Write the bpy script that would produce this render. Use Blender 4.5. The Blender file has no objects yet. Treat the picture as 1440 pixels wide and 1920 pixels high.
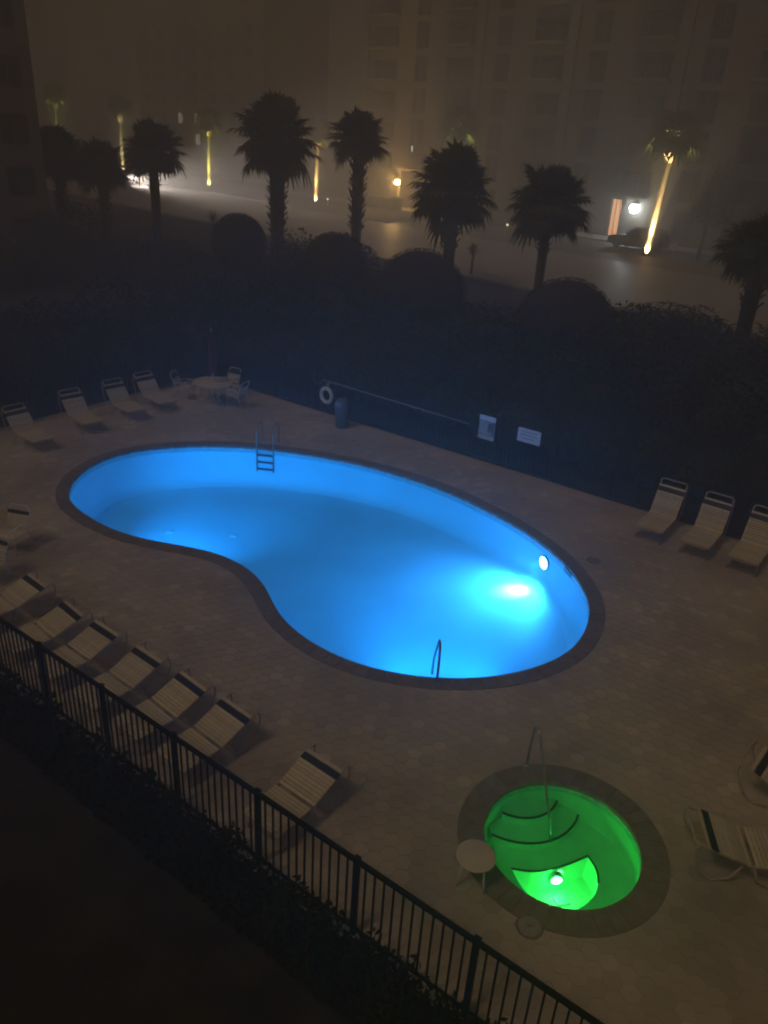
import bpy, bmesh, math, random
from mathutils import Vector, Matrix
random.seed(7)
R = math.radians
scene = bpy.context.scene
col = scene.collection

# ------------------------------------------------------------------ camera
PITCH, ROLL, CAM_H = R(26.0), R(3.53), 9.0
cam_d = bpy.data.cameras.new('camera')
cam_d.sensor_fit = 'VERTICAL'
cam_d.sensor_height = 36.0
cam_d.lens = 36.0 * 1458.6 / 1920.0
cam_d.clip_start, cam_d.clip_end = 0.1, 2000
cam = bpy.data.objects.new('camera', cam_d)
col.objects.link(cam)
_F = Vector((0, math.cos(PITCH), -math.sin(PITCH)))
_R0 = Vector((1, 0, 0))
_U0 = Vector((0, math.sin(PITCH), math.cos(PITCH)))
_R = _R0 * math.cos(ROLL) + _U0 * math.sin(ROLL)
_U = -_R0 * math.sin(ROLL) + _U0 * math.cos(ROLL)
cam.matrix_world = Matrix(((_R.x, _U.x, -_F.x, 0), (_R.y, _U.y, -_F.y, 0), (_R.z, _U.z, -_F.z, CAM_H), (0, 0, 0, 1)))
scene.camera = cam

# ------------------------------------------------------------------ world, sun, exposure
SUN_DIR = Vector((0.45, 0.40, -0.90)).normalized()      # direction the light travels
world = bpy.data.worlds.new('World')
scene.world = world
world.use_nodes = True
wn, wl = world.node_tree.nodes, world.node_tree.links
wn.clear()
w_out = wn.new('ShaderNodeOutputWorld')
w_add = wn.new('ShaderNodeAddShader')
w_bg = wn.new('ShaderNodeBackground')
w_bg.inputs['Color'].default_value = (1.0, 0.68, 0.42, 1)   # low cloud lit by the town
w_bg.inputs['Strength'].default_value = 0.030
w_sky = wn.new('ShaderNodeTexSky')
w_sky.sky_type = 'NISHITA'
w_sky.sun_disc = False
w_sky.sun_elevation = math.asin(-SUN_DIR.z)
w_sky.sun_rotation = math.atan2(-SUN_DIR.x, -SUN_DIR.y)
w_bg2 = wn.new('ShaderNodeBackground')
w_bg2.inputs['Strength'].default_value = 0.0002
wl.new(w_sky.outputs[0], w_bg2.inputs['Color'])
wl.new(w_bg.outputs[0], w_add.inputs[0])
wl.new(w_bg2.outputs[0], w_add.inputs[1])
wl.new(w_add.outputs[0], w_out.inputs['Surface'])

sun_d = bpy.data.lights.new('sun', 'SUN')
sun_d.energy = 0.47
sun_d.angle = R(12)
sun_d.color = (1.0, 0.74, 0.48)
sun = bpy.data.objects.new('sun', sun_d)
sun.rotation_euler = SUN_DIR.to_track_quat('-Z', 'Y').to_euler()
col.objects.link(sun)

scene.view_settings.view_transform = 'Standard'
scene.view_settings.look = 'None'
scene.view_settings.exposure = 0.0
scene.view_settings.gamma = 1.0
scene.view_settings.use_curve_mapping = False
scene.render.engine = 'CYCLES'
scene.cycles.use_denoising = True
scene.cycles.max_bounces = 10
scene.cycles.diffuse_bounces = 5
scene.cycles.transparent_max_bounces = 16
scene.cycles.volume_bounces = 1
scene.cycles.sample_clamp_indirect = 4.0
scene.cycles.use_light_tree = True
scene.cycles.filter_width = 2.0

HAZE_DENSITY = 0.014

# ------------------------------------------------------------------ frames
AX, BX = Vector((0.82, -0.572, 0)).normalized(), Vector((0.572, 0.82, 0)).normalized()   # along / across the pool deck
SX, NX = Vector((0.715, -0.699, 0)).normalized(), Vector((0.699, 0.715, 0)).normalized()  # along / across the street
DECK_ROT = math.atan2(AX.y, AX.x)
ST_ROT = math.atan2(SX.y, SX.x)
def AB(a, b, z=0.0): return AX * a + BX * b + Vector((0, 0, z))
def SN(s, n, z=0.0): return SX * s + NX * n + Vector((0, 0, z))
def smooth(t): t = max(0.0, min(1.0, t)); return t * t * (3 - 2 * t)
STREET_Z = 1.5
def ground_z(x, y):
    b = x * BX.x + y * BX.y
    return -0.05 + (STREET_Z + 0.03) * smooth((b - 22) / 14.0)

# ------------------------------------------------------------------ materials
def mat(name, color, rough=0.7, var=0.25, scale=6.0, bump=0.0, bscale=None, metallic=0.0, spec=0.5, object_random=0.0, detail=5.0, attr=None, stretch=None, world=False):
    m = bpy.data.materials.new(name); m.use_nodes = True
    n, l = m.node_tree.nodes, m.node_tree.links
    p = n['Principled BSDF']
    p.inputs['Roughness'].default_value = rough
    p.inputs['Metallic'].default_value = metallic
    p.inputs['Specular IOR Level'].default_value = spec
    tc = n.new('ShaderNodeTexCoord')
    mp = n.new('ShaderNodeMapping')
    if world: l.new(n.new('ShaderNodeNewGeometry').outputs['Position'], mp.inputs['Vector'])
    else: l.new(tc.outputs['Object'], mp.inputs['Vector'])
    if stretch: mp.inputs['Scale'].default_value = stretch
    nz = n.new('ShaderNodeTexNoise')
    nz.inputs['Scale'].default_value = scale
    nz.inputs['Detail'].default_value = detail
    l.new(mp.outputs[0], nz.inputs['Vector'])
    hsv = n.new('ShaderNodeHueSaturation')
    hsv.inputs['Color'].default_value = (*color, 1)
    mr = n.new('ShaderNodeMapRange')
    mr.inputs['From Min'].default_value = 0.3; mr.inputs['From Max'].default_value = 0.7
    mr.inputs['To Min'].default_value = 1 - var; mr.inputs['To Max'].default_value = 1 + var
    l.new(nz.outputs[0], mr.inputs['Value'])
    val = mr.outputs[0]
    if object_random:
        oi = n.new('ShaderNodeObjectInfo')
        r2 = n.new('ShaderNodeMapRange')
        r2.inputs['To Min'].default_value = 1 - object_random; r2.inputs['To Max'].default_value = 1 + object_random
        l.new(oi.outputs['Random'], r2.inputs['Value'])
        mm = n.new('ShaderNodeMath'); mm.operation = 'MULTIPLY'
        l.new(val, mm.inputs[0]); l.new(r2.outputs[0], mm.inputs[1]); val = mm.outputs[0]
    if attr:
        at = n.new('ShaderNodeAttribute'); at.attribute_name = attr
        mm = n.new('ShaderNodeMath'); mm.operation = 'MULTIPLY'
        l.new(val, mm.inputs[0]); l.new(at.outputs['Fac'], mm.inputs[1]); val = mm.outputs[0]
    l.new(val, hsv.inputs['Value'])
    l.new(hsv.outputs[0], p.inputs['Base Color'])
    if bump:
        nb = n.new('ShaderNodeTexNoise'); nb.inputs['Scale'].default_value = bscale or scale * 5
        nb.inputs['Detail'].default_value = 6
        l.new(mp.outputs[0], nb.inputs['Vector'])
        bp = n.new('ShaderNodeBump'); bp.inputs['Strength'].default_value = bump; bp.inputs['Distance'].default_value = 0.02
        l.new(nb.outputs[0], bp.inputs['Height']); l.new(bp.outputs[0], p.inputs['Normal'])
    return m
def emat(name, color, strength):
    m = bpy.data.materials.new(name); m.use_nodes = True
    p = m.node_tree.nodes['Principled BSDF']
    p.inputs['Base Color'].default_value = (0.6, 0.6, 0.6, 1)
    p.inputs['Emission Color'].default_value = (*color, 1)
    p.inputs['Emission Strength'].default_value = strength
    return m
def water_mat(name, tint):
    m = bpy.data.materials.new(name); m.use_nodes = True
    n, l = m.node_tree.nodes, m.node_tree.links
    n.clear()
    out = n.new('ShaderNodeOutputMaterial')
    tr = n.new('ShaderNodeBsdfTransparent'); tr.inputs[0].default_value = (*tint, 1)
    gl = n.new('ShaderNodeBsdfGlossy'); gl.inputs['Roughness'].default_value = 0.04
    fr = n.new('ShaderNodeFresnel'); fr.inputs['IOR'].default_value = 1.33
    mx = n.new('ShaderNodeMixShader')
    tc = n.new('ShaderNodeTexCoord')
    nz = n.new('ShaderNodeTexNoise'); nz.inputs['Scale'].default_value = 2.2; nz.inputs['Detail'].default_value = 3
    bp = n.new('ShaderNodeBump'); bp.inputs['Strength'].default_value = 0.25; bp.inputs['Distance'].default_value = 0.03
    l.new(tc.outputs['Object'], nz.inputs['Vector']); l.new(nz.outputs[0], bp.inputs['Height'])
    l.new(bp.outputs[0], gl.inputs['Normal']); l.new(bp.outputs[0], fr.inputs['Normal'])
    l.new(fr.outputs[0], mx.inputs[0]); l.new(tr.outputs[0], mx.inputs[1]); l.new(gl.outputs[0], mx.inputs[2])
    l.new(mx.outputs[0], out.inputs['Surface'])
    return m

M = {}
M['paver'] = mat('paver_concrete', (0.42, 0.365, 0.285), 0.85, 0.24, 0.5, 0.25, 60, attr='tone', world=True)
M['joint'] = mat('sand_joint', (0.39, 0.338, 0.265), 0.95, 0.2, 20, 0.2)
M['coping'] = mat('brown_coping_stone', (0.19, 0.152, 0.118), 0.85, 0.2, 7, 0.25, 50, object_random=0.10)
M['plaster'] = mat('pool_plaster', (0.72, 0.80, 0.84), 0.6, 0.10, 0.5, 0.1, 14)
M['tile'] = mat('waterline_tile', (0.40, 0.55, 0.58), 0.25, 0.2, 12)
M['spa_plaster'] = mat('spa_plaster', (0.55, 0.66, 0.58), 0.6, 0.10, 3, 0.1, 18)
M['trim'] = mat('dark_step_trim', (0.02, 0.03, 0.03), 0.4, 0.2)
M['steel'] = mat('stainless_tube', (0.55, 0.55, 0.55), 0.22, 0.1, metallic=1.0)
M['dull_steel'] = mat('dull_steel_tube', (0.30, 0.28, 0.26), 0.4, 0.1, metallic=0.8)
M['strap'] = mat('cream_vinyl_strap', (0.56, 0.495, 0.355), 0.5, 0.10, 8, 0.1, 40, object_random=0.13)
M['frame'] = mat('beige_powder_coat', (0.42, 0.35, 0.29), 0.4, 0.1, 10)
M['navy'] = mat('navy_vinyl', (0.008, 0.010, 0.016), 0.5, 0.2)
M['white_frame'] = mat('offwhite_frame', (0.72, 0.66, 0.56), 0.45, 0.08)
M['table'] = mat('offwhite_table_top', (0.56, 0.50, 0.40), 0.5, 0.08, 5)
M['maroon'] = mat('maroon_canvas', (0.10, 0.012, 0.018), 0.9, 0.2, 4)
M['black'] = mat('black_fence_paint', (0.008, 0.008, 0.008), 0.6, 0.2, spec=0.25)
M['ring'] = mat('lifebuoy_white', (0.62, 0.57, 0.46), 0.5, 0.08)
M['bin'] = mat('grey_blue_bin', (0.085, 0.085, 0.09), 0.5, 0.15)
M['sign'] = mat('sign_white', (0.62, 0.64, 0.64), 0.5, 0.06)
M['sign_grey'] = mat('sign_grey_print', (0.20, 0.22, 0.22), 0.5, 0.1)
M['sign_tan'] = mat('sign_tan_print', (0.55, 0.42, 0.32), 0.5, 0.1)
M['print'] = mat('sign_print', (0.10, 0.12, 0.13), 0.6, 0.1)
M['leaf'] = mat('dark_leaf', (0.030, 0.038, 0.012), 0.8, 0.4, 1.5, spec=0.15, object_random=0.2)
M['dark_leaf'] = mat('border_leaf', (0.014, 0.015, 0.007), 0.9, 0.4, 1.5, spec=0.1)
M['palm_leaf'] = mat('palm_leaf', (0.062, 0.075, 0.020), 0.7, 0.35, 1.2, spec=0.2, object_random=0.15)
M['bark'] = mat('palm_bark', (0.16, 0.125, 0.09), 0.95, 0.4, 9, 0.5, 20)
M['dark_bark'] = mat('dark_bark', (0.05, 0.04, 0.03), 0.95, 0.3, 9, 0.4, 20)
M['soil'] = mat('dark_mulch_and_grass', (0.020, 0.016, 0.010), 0.98, 0.5, 1.3, 0.6, 12)
M['road'] = mat('pale_worn_asphalt', (0.30, 0.262, 0.235), 0.5, 0.18, 0.35, 0.2, 20)
M['asphalt'] = mat('car_park_asphalt', (0.12, 0.102, 0.088), 0.6, 0.3, 0.25, 0.2, 20)
M['kerb'] = mat('kerb_concrete', (0.25, 0.23, 0.21), 0.85, 0.15, 3)
M['walk'] = mat('pavement_concrete', (0.20, 0.18, 0.16), 0.85, 0.15, 1.2)
M['stucco'] = mat('beige_stucco', (0.125, 0.103, 0.083), 0.9, 0.1, 0.4, 0.15, 25)
M['pale_stucco'] = mat('pale_stucco', (0.17, 0.135, 0.105), 0.9, 0.12, 0.4, 0.15, 25)
M['cornice'] = mat('pale_cornice', (0.165, 0.138, 0.112), 0.85, 0.1, 0.8)
M['glass'] = mat('dark_window_glass', (0.012, 0.013, 0.015), 0.12, 0.2)
M['win_frame'] = mat('window_frame', (0.08, 0.068, 0.056), 0.6, 0.1)
M['car_dark'] = mat('dark_car_paint', (0.02, 0.02, 0.022), 0.25, 0.1)
M['car_grey'] = mat('grey_car_paint', (0.12, 0.12, 0.13), 0.3, 0.1)
M['tyre'] = mat('tyre_rubber', (0.01, 0.01, 0.01), 0.9, 0.1)
M['rim'] = mat('alloy_rim', (0.35, 0.35, 0.36), 0.35, 0.1, metallic=0.8)
M['bollard'] = mat('white_bollard', (0.55, 0.52, 0.48), 0.6, 0.1)
M['lid'] = mat('plastic_lid', (0.30, 0.27, 0.22), 0.6, 0.1, 10)
M['water'] = water_mat('pool_water', (0.26, 0.76, 1.0))
M['spa_water'] = water_mat('spa_water', (0.35, 1.0, 0.55))
M['em_pool'] = emat('pool_lamp_lens', (0.45, 0.75, 1.0), 30.0)
M['em_pool_fill'] = emat('pool_lamp_lens', (0.20, 0.55, 1.0), 4.0)  # lens of the unseen fill lamps added along the near wall
M['em_spa'] = emat('spa_lamp_lens', (0.6, 1.0, 0.7), 30.0)
M['em_door'] = emat('lit_doorway_glow', (1.0, 0.42, 0.13), 1.5)
M['em_white'] = emat('white_lantern', (0.80, 0.95, 1.0), 60.0)
M['em_amber'] = emat('amber_lantern', (1.0, 0.62, 0.20), 60.0)
M['em_head'] = emat('headlamp', (0.75, 0.88, 1.0), 5.0)
M['em_tail'] = emat('tail_lamp', (1.0, 0.12, 0.02), 3.0)
M['em_cyan'] = emat('lit_small_window', (0.45, 0.85, 0.85), 1.2)
M['em_dimwin'] = emat('dim_lit_window', (1.0, 0.80, 0.55), 0.7)
M['em_path'] = emat('path_light', (1.0, 0.85, 0.6), 3.0)

# ------------------------------------------------------------------ mesh builder
class MB:
    def __init__(s): s.v, s.f, s.smooth = [], [], []
    def add(s, vs, fs, sm=False):
        o = len(s.v); s.v += [tuple(x) for x in vs]
        for f in fs: s.f.append([i + o for i in f]); s.smooth.append(sm)
    def box(s, c, d, rz=0.0, m=None):
        x, y, z = d[0] / 2, d[1] / 2, d[2] / 2
        vs = [Vector((i * x, j * y, k * z)) for i in (-1, 1) for j in (-1, 1) for k in (-1, 1)]
        q = m if m is not None else Matrix.Rotation(rz, 3, 'Z')
        vs = [q @ v + Vector(c) for v in vs]
        s.add(vs, [(0, 1, 3, 2), (4, 6, 7, 5), (0, 4, 5, 1), (2, 3, 7, 6), (0, 2, 6, 4), (1, 5, 7, 3)])
        return s
    def bar(s, p, q, w, h):     # box beam from p to q
        p, q = Vector(p), Vector(q); d = q - p
        m = d.to_track_quat('X', 'Z').to_matrix()
        return s.box((p + q) / 2, (d.length, w, h), m=m)
    def tube(s, pts, r, n=8, cap=True, closed=False):
        pts = [Vector(p) for p in pts]; N = len(pts)
        rs = r if isinstance(r, (list, tuple)) else [r] * N
        vs, fs = [], []
        up = None
        for i, p in enumerate(pts):
            a = pts[(i - 1) % N] if (closed or i > 0) else p
            b = pts[(i + 1) % N] if (closed or i < N - 1) else p
            t = (b - a).normalized()
            if up is None:
                up = Vector((0, 0, 1)) if abs(t.z) < 0.9 else Vector((1, 0, 0))
            x = t.cross(up).normalized(); y = x.cross(t).normalized(); up = y
            for k in range(n):
                an = 2 * math.pi * k / n
                vs.append(p + x * math.cos(an) * rs[i] + y * math.sin(an) * rs[i])
        M_ = N if closed else N - 1
        for i in range(M_):
            for k in range(n):
                j = (i + 1) % N
                fs.append((i * n + k, i * n + (k + 1) % n, j * n + (k + 1) % n, j * n + k))
        s.add(vs, fs, True)
        if cap and not closed:
            o = len(s.v) - N * n
            s.f.append([o + k for k in range(n)][::-1]); s.smooth.append(False)
            s.f.append([o + (N - 1) * n + k for k in range(n)]); s.smooth.append(False)
        return s
    def lathe(s, prof, n=24, c=(0, 0, 0), sm=True):    # prof: (r,z) list
        vs, fs = [], []
        for r, z in prof:
            for k in range(n):
                a = 2 * math.pi * k / n
                vs.append((c[0] + r * math.cos(a), c[1] + r * math.sin(a), c[2] + z))
        for i in range(len(prof) - 1):
            for k in range(n):
                fs.append((i * n + k, i * n + (k + 1) % n, (i + 1) * n + (k + 1) % n, (i + 1) * n + k))
        s.add(vs, fs, sm)
        return s
    def prism(s, poly, z0, z1):
        n = len(poly)
        vs = [(p[0], p[1], z0) for p in poly] + [(p[0], p[1], z1) for p in poly]
        s.add(vs, [tuple(range(n))[::-1], tuple(range(n, 2 * n))] + [(i, (i + 1) % n, n + (i + 1) % n, n + i) for i in range(n)])
        return s
    def mesh(s, name, m=None):
        me = bpy.data.meshes.new(name)
        me.from_pydata(s.v, [], s.f)
        if m: me.materials.append(m)
        if any(s.smooth): me.polygons.foreach_set('use_smooth', s.smooth)
        me.update()
        return me
    def build(s, name, m, parent=None, loc=(0, 0, 0), rz=0.0):
        return link(name, s.mesh(name, m), parent, loc, rz)
def link(name, me, parent=None, loc=(0, 0, 0), rz=0.0):
    o = bpy.data.objects.new(name, me); col.objects.link(o)
    o.location = loc; o.rotation_euler = (0, 0, rz)
    if parent: o.parent = parent
    return o
def tag(o, label=None, cat=None, group=None, kind=None):
    if label: o['label'] = label
    if cat: o['category'] = cat
    if group: o['group'] = group
    if kind: o['kind'] = kind
    return o
def thing(name, label, cat, loc, rz=0.0, group=None):
    o = link(name, None, None, loc, rz)
    return tag(o, label, cat, group)
def copy_tree(o, parent=None):
    c = o.copy(); col.objects.link(c)
    if parent: c.parent = parent
    for ch in list(o.children): copy_tree(ch, c)
    return c
def light(name, kind, loc, energy, color, parent=None, aim=None, size=0.1, spot=60, blend=0.6):
    d = bpy.data.lights.new(name, kind); d.energy = energy; d.color = color
    if kind in ('POINT', 'SPOT'): d.shadow_soft_size = size
    if kind == 'SPOT': d.spot_size = R(spot); d.spot_blend = blend
    o = bpy.data.objects.new(name, d); col.objects.link(o); o.location = loc
    if aim is not None: o.rotation_euler = Vector(aim).to_track_quat('-Z', 'Y').to_euler()
    if parent: o.parent = parent
    return o
def catmull(pts, k=4):
    out = []; n = len(pts)
    for i in range(n):
        p0, p1, p2, p3 = [Vector((*pts[(i + j) % n], 0)) for j in (-1, 0, 1, 2)]
        for t in range(k):
            t /= k
            out.append((0.5 * ((2 * p1) + (-p0 + p2) * t + (2 * p0 - 5 * p1 + 4 * p2 - p3) * t * t + (-p0 + 3 * p1 - 3 * p2 + p3) * t ** 3)).to_2d())
    return out
def resample(poly, step):
    n = len(poly); L = [0]
    for i in range(n): L.append(L[-1] + (poly[(i + 1) % n] - poly[i]).length)
    N = int(round(L[-1] / step)); out = []; j = 0
    for i in range(N):
        d = L[-1] * i / N
        while L[j + 1] < d: j += 1
        t = (d - L[j]) / max(1e-9, L[j + 1] - L[j])
        out.append(poly[j].lerp(poly[(j + 1) % n], t))
    return out
def inside(p, poly):
    c = False; n = len(poly); x, y = p[0], p[1]
    for i in range(n):
        a, b = poly[i], poly[i - 1]
        if (a[1] > y) != (b[1] > y) and x < (b[0] - a[0]) * (y - a[1]) / (b[1] - a[1]) + a[0]: c = not c
    return c
def offset(poly, d):      # positive = outward for a counter-clockwise outline
    n = len(poly); out = []
    for i in range(n):
        t = (poly[(i + 1) % n] - poly[i - 1]).normalized()
        out.append(poly[i] + Vector((t.y, -t.x)) * d)
    return out
def smooth_poly(poly, it):
    for _ in range(it):
        n = len(poly); poly = [(poly[i - 1] + poly[i] * 2 + poly[(i + 1) % n]) / 4 for i in range(n)]
    return poly
def fill_with_holes(loops, z, name, m):
    bm = bmesh.new(); es = []
    for lp in loops:
        vs = [bm.verts.new((p[0], p[1], z(p) if callable(z) else z)) for p in lp]
        for i in range(len(vs)): es.append(bm.edges.new((vs[i], vs[(i + 1) % len(vs)])))
    bmesh.ops.triangle_fill(bm, use_beauty=True, use_dissolve=False, edges=es)
    for f in bm.faces:
        if f.normal.z < 0: f.normal_flip()
    me = bpy.data.meshes.new(name); bm.to_mesh(me); bm.free(); me.materials.append(m)
    return me

# ------------------------------------------------------------------ outlines (metres, deck level)
POOL_PX = [(-8.30, 18.30), (-8.52, 19.30), (-8.45, 20.20), (-8.18, 20.95), (-7.60, 21.60), (-6.78, 22.05), (-5.72, 22.36), (-4.60, 22.48),
           (-3.42, 22.38), (-2.07, 22.10), (-0.73, 21.62), (0.57, 20.92), (1.64, 20.15), (2.62, 19.15), (3.38, 18.22), (3.94, 17.32), (4.33, 16.45),
           (4.55, 15.62), (4.62, 14.84), (4.56, 14.20), (4.36, 13.62), (4.08, 13.03), (3.72, 12.58), (3.24, 12.20), (2.58, 11.86), (1.96, 11.68),
           (1.47, 11.60), (0.98, 11.60), (0.38, 11.67), (-0.22, 11.83), (-0.85, 12.16), (-1.41, 12.60), (-1.85, 13.10), (-2.15, 13.62),
           (-2.43, 14.32), (-2.75, 14.85), (-3.20, 15.32), (-3.77, 15.69), (-4.45, 15.92), (-5.24, 16.08), (-6.08, 16.33), (-6.90, 16.80),
           (-7.60, 17.38), (-8.02, 17.82)]
pool_poly = resample(catmull(POOL_PX, 4), 0.2)
pool_poly = smooth_poly(pool_poly, 6)
if sum(p.x * q.y - q.x * p.y for p, q in zip(pool_poly, pool_poly[1:] + pool_poly[:1])) < 0: pool_poly.reverse()
TUB_C, TUB_R = Vector((2.84, 8.05)), 1.11
tub_poly = [TUB_C + Vector((math.cos(2 * math.pi * i / 72), math.sin(2 * math.pi * i / 72))) * TUB_R for i in range(72)]
COPE_W, TUB_COPE = 0.35, 0.39
pool_outer = smooth_poly(offset(pool_poly, COPE_W), 3)
tub_outer = [TUB_C + (p - TUB_C) * ((TUB_R + TUB_COPE) / TUB_R) for p in tub_poly]
DA0, DA1, DB0, DB1 = -23.0, 6.0, 5.13, 20.15
deck_rect = [AB(DA0, DB0).to_2d(), AB(DA1, DB0).to_2d(), AB(DA1, DB1).to_2d(), AB(DA0, DB1).to_2d()]

# ------------------------------------------------------------------ ground and haze
def build_ground():
    mb = MB(); av = sorted(set([-150 + 12 * i for i in range(26)] + [DA0, DA1, -30, -18, -12, -6, 0]))
    bv = sorted(set([-60 + 12 * i for i in range(6)] + [DB0, DB1] + [22 + 1.4 * i for i in range(12)] + [45 + 12 * i for i in range(16)]))
    idx = {}; vs = []
    for i, a in enumerate(av):
        for j, b in enumerate(bv):
            p = AB(a, b); idx[i, j] = len(vs); vs.append((p.x, p.y, ground_z(p.x, p.y)))
    fs = []
    for i in range(len(av) - 1):
        for j in range(len(bv) - 1):
            if DA0 - 0.01 <= av[i] and av[i + 1] <= DA1 + 0.01 and DB0 - 0.01 <= bv[j] and bv[j + 1] <= DB1 + 0.01: continue
            fs.append((idx[i, j], idx[i + 1, j], idx[i + 1, j + 1], idx[i, j + 1]))
    mb.add(vs, fs)
    return tag(mb.build('ground', M['soil']), kind='structure')
build_ground()

hz = MB(); hz.box((0, 70, 12.3), (420, 380, 29.4), rz=DECK_ROT)
haze_m = bpy.data.materials.new('night_fog'); haze_m.use_nodes = True
hn = haze_m.node_tree.nodes; hn.clear()
h_out = hn.new('ShaderNodeOutputMaterial'); h_v = hn.new('ShaderNodeVolumePrincipled')
h_v.inputs['Density'].default_value = HAZE_DENSITY
h_v.inputs['Color'].default_value = (0.93, 0.90, 0.83, 1)
h_v.inputs['Anisotropy'].default_value = 0.6
haze_m.node_tree.links.new(h_v.outputs[0], h_out.inputs['Volume'])
tag(hz.build('haze', haze_m), kind='stuff')

# ------------------------------------------------------------------ street
def strip(name, s0, s1, n0, n1, z, m, kind='structure'):
    mb = MB(); k = 12
    vs, fs = [], []
    for i in range(k + 1):
        s = s0 + (s1 - s0) * i / k
        vs += [SN(s, n0, z), SN(s, n1, z)]
        if i: fs.append((2 * i - 2, 2 * i, 2 * i + 1, 2 * i - 1))
    mb.add(vs, fs)
    return tag(mb.build(name, m), kind=kind)
ROAD_N0, ROAD_N1 = 37.0, 53.4
strip('road', -150, 40, ROAD_N0, ROAD_N1, STREET_Z + 0.006, M['road'])
strip('car_park', -54, 10, ROAD_N1 + 0.002, 63.5, STREET_Z + 0.010, M['asphalt'])
for nm, s0, s1, n in (('kerb', -150, -54.0, ROAD_N1 + 0.08), ('kerb', -54, 10, 63.6), ('kerb', -150, 40, ROAD_N0 - 0.08)):
    k = MB(); k.bar(SN(s0, n, STREET_Z + 0.05), SN(s1, n, STREET_Z + 0.05), 0.15, 0.16)
    tag(k.build(nm, M['kerb']), kind='structure')
strip('pavement', -150, 10, 63.7, 67.6, STREET_Z + 0.03, M['walk'])

# ------------------------------------------------------------------ pool deck
def build_deck():
    me = fill_with_holes([deck_rect, offset(pool_poly, 0.2), [TUB_C + (p - TUB_C) * 1.15 for p in tub_poly]], -0.008, 'pool_deck', M['joint'])
    deck = tag(link('pool_deck', me), kind='structure')
    # hexagonal pavers, each a real block with a recessed joint
    fl = 0.235; r = fl / math.sqrt(3); gap = 0.004
    hexes = []
    na = int((DA1 - DA0) / fl) + 1; nb = int((DB1 - DB0) / (1.5 * r)) + 1
    po2 = offset(pool_poly, COPE_W * 0.55); tr2 = TUB_R + TUB_COPE * 0.55
    for j in range(nb):
        for i in range(na):
            a = DA0 + 0.12 + fl * (i + 0.5 * (j % 2)); b = DB0 + 0.13 + 1.5 * r * j
            if a > DA1 - 0.1 or b > DB1 - 0.1: continue
            p = AB(a, b)
            if (p.to_2d() - TUB_C).length < tr2: continue
            if -9.2 < p.x < 5.2 and 11 < p.y < 23.2 and inside(p, po2): continue
            hexes.append(p)
    def tone():
        t = random.random()
        return 0.92 + 0.10 * random.random() + (0.17 if t > 0.87 else 0) - (0.09 if t < 0.1 else 0)
    def hexverts(rr, z, tilt):
        return [AX * (rr * math.cos(R(30 + 60 * k))) + BX * (rr * math.sin(R(30 + 60 * k))) + Vector((0, 0, z + tilt * math.cos(k * 1.05))) for k in range(6)]
    rr = r - gap / 2
    def in_view(p):
        d = p - Vector((0, 0, CAM_H)); z = d.dot(_F)
        if z < 1: return 1e9
        x, y = 1458.6 * d.dot(_R) / z, 1458.6 * d.dot(_U) / z
        if abs(x) > 735 or abs(y) > 975: return 1e9
        if p.dot(BX) < 5.6: return 1e9
        return d.length
    order = sorted(range(len(hexes)), key=lambda i: in_view(hexes[i]))
    near = set(order[:300])
    variants = []
    for k in range(10):
        mb = MB(); t = random.uniform(-0.002, 0.002); z = random.uniform(-0.002, 0.001)
        a, b, c = hexverts(rr, -0.05, 0), hexverts(rr, z - 0.004, t), hexverts(rr - 0.004, z, t)
        mb.add(a + b + c, [(i, (i + 1) % 6, 6 + (i + 1) % 6, 6 + i) for i in range(6)] + [(6 + i, 6 + (i + 1) % 6, 12 + (i + 1) % 6, 12 + i) for i in range(6)] + [tuple(range(12, 18))])
        m_ = mb.mesh('paver', M['paver'])
        at = m_.attributes.new('tone', 'FLOAT', 'POINT'); tv = tone()
        at.data.foreach_set('value', [tv] * len(m_.vertices))
        variants.append(m_)
    for i in near:
        link('paver', random.choice(variants), deck, hexes[i])
    mb = MB(); tones = []
    base = [Vector(v) for v in hexverts(rr, 0, 0)]; top = [Vector(v) for v in hexverts(rr - 0.006, 0, 0)]
    for i, p in enumerate(hexes):
        if i in near: continue
        z = random.uniform(-0.002, 0.001)
        vs = [p + v + Vector((0, 0, -0.03)) for v in base] + [p + v + Vector((0, 0, z)) for v in top]
        mb.add(vs, [(k, (k + 1) % 6, 6 + (k + 1) % 6, 6 + k) for k in range(6)] + [tuple(range(6, 12))])
        tones += [tone()] * 12
    o = mb.build('paver_field', M['paver'], deck)
    at = o.data.attributes.new('tone', 'FLOAT', 'POINT'); at.data.foreach_set('value', tones)
    tag(o, kind='stuff')
    return deck
deck = build_deck()

# ------------------------------------------------------------------ swimming pool
def ring_stones(parent, inner, outer, count, z0, z1, name, m):
    n = len(inner)
    def at(poly, t):
        f = t * n; i = int(f) % n; u = f - int(f)
        return poly[i].lerp(poly[(i + 1) % n], u)
    for k in range(count):
        t0, t1 = (k + 0.012) / count, (k + 0.988) / count
        tm = (t0 + t1) / 2
        zz = z1 + random.uniform(-0.0015, 0.0015)
        ring = [at(inner, t0), at(inner, tm), at(inner, t1), at(outer, t1), at(outer, tm), at(outer, t0)]
        c = sum(ring, Vector((0, 0))) / 6
        top = [c + (p - c) * 0.985 for p in ring]
        mb = MB()
        vs = [(p.x, p.y, z0) for p in ring] + [(p.x, p.y, zz - 0.012) for p in ring] + [(p.x, p.y, zz) for p in top]
        mb.add(vs, [(i, (i + 1) % 6, 6 + (i + 1) % 6, 6 + i) for i in range(6)] + [(6 + i, 6 + (i + 1) % 6, 12 + (i + 1) % 6, 12 + i) for i in range(6)] + [tuple(range(12, 18)), tuple(range(6))[::-1]])
        mb.build(name, m, parent)
WATER_Z = -0.085
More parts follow.
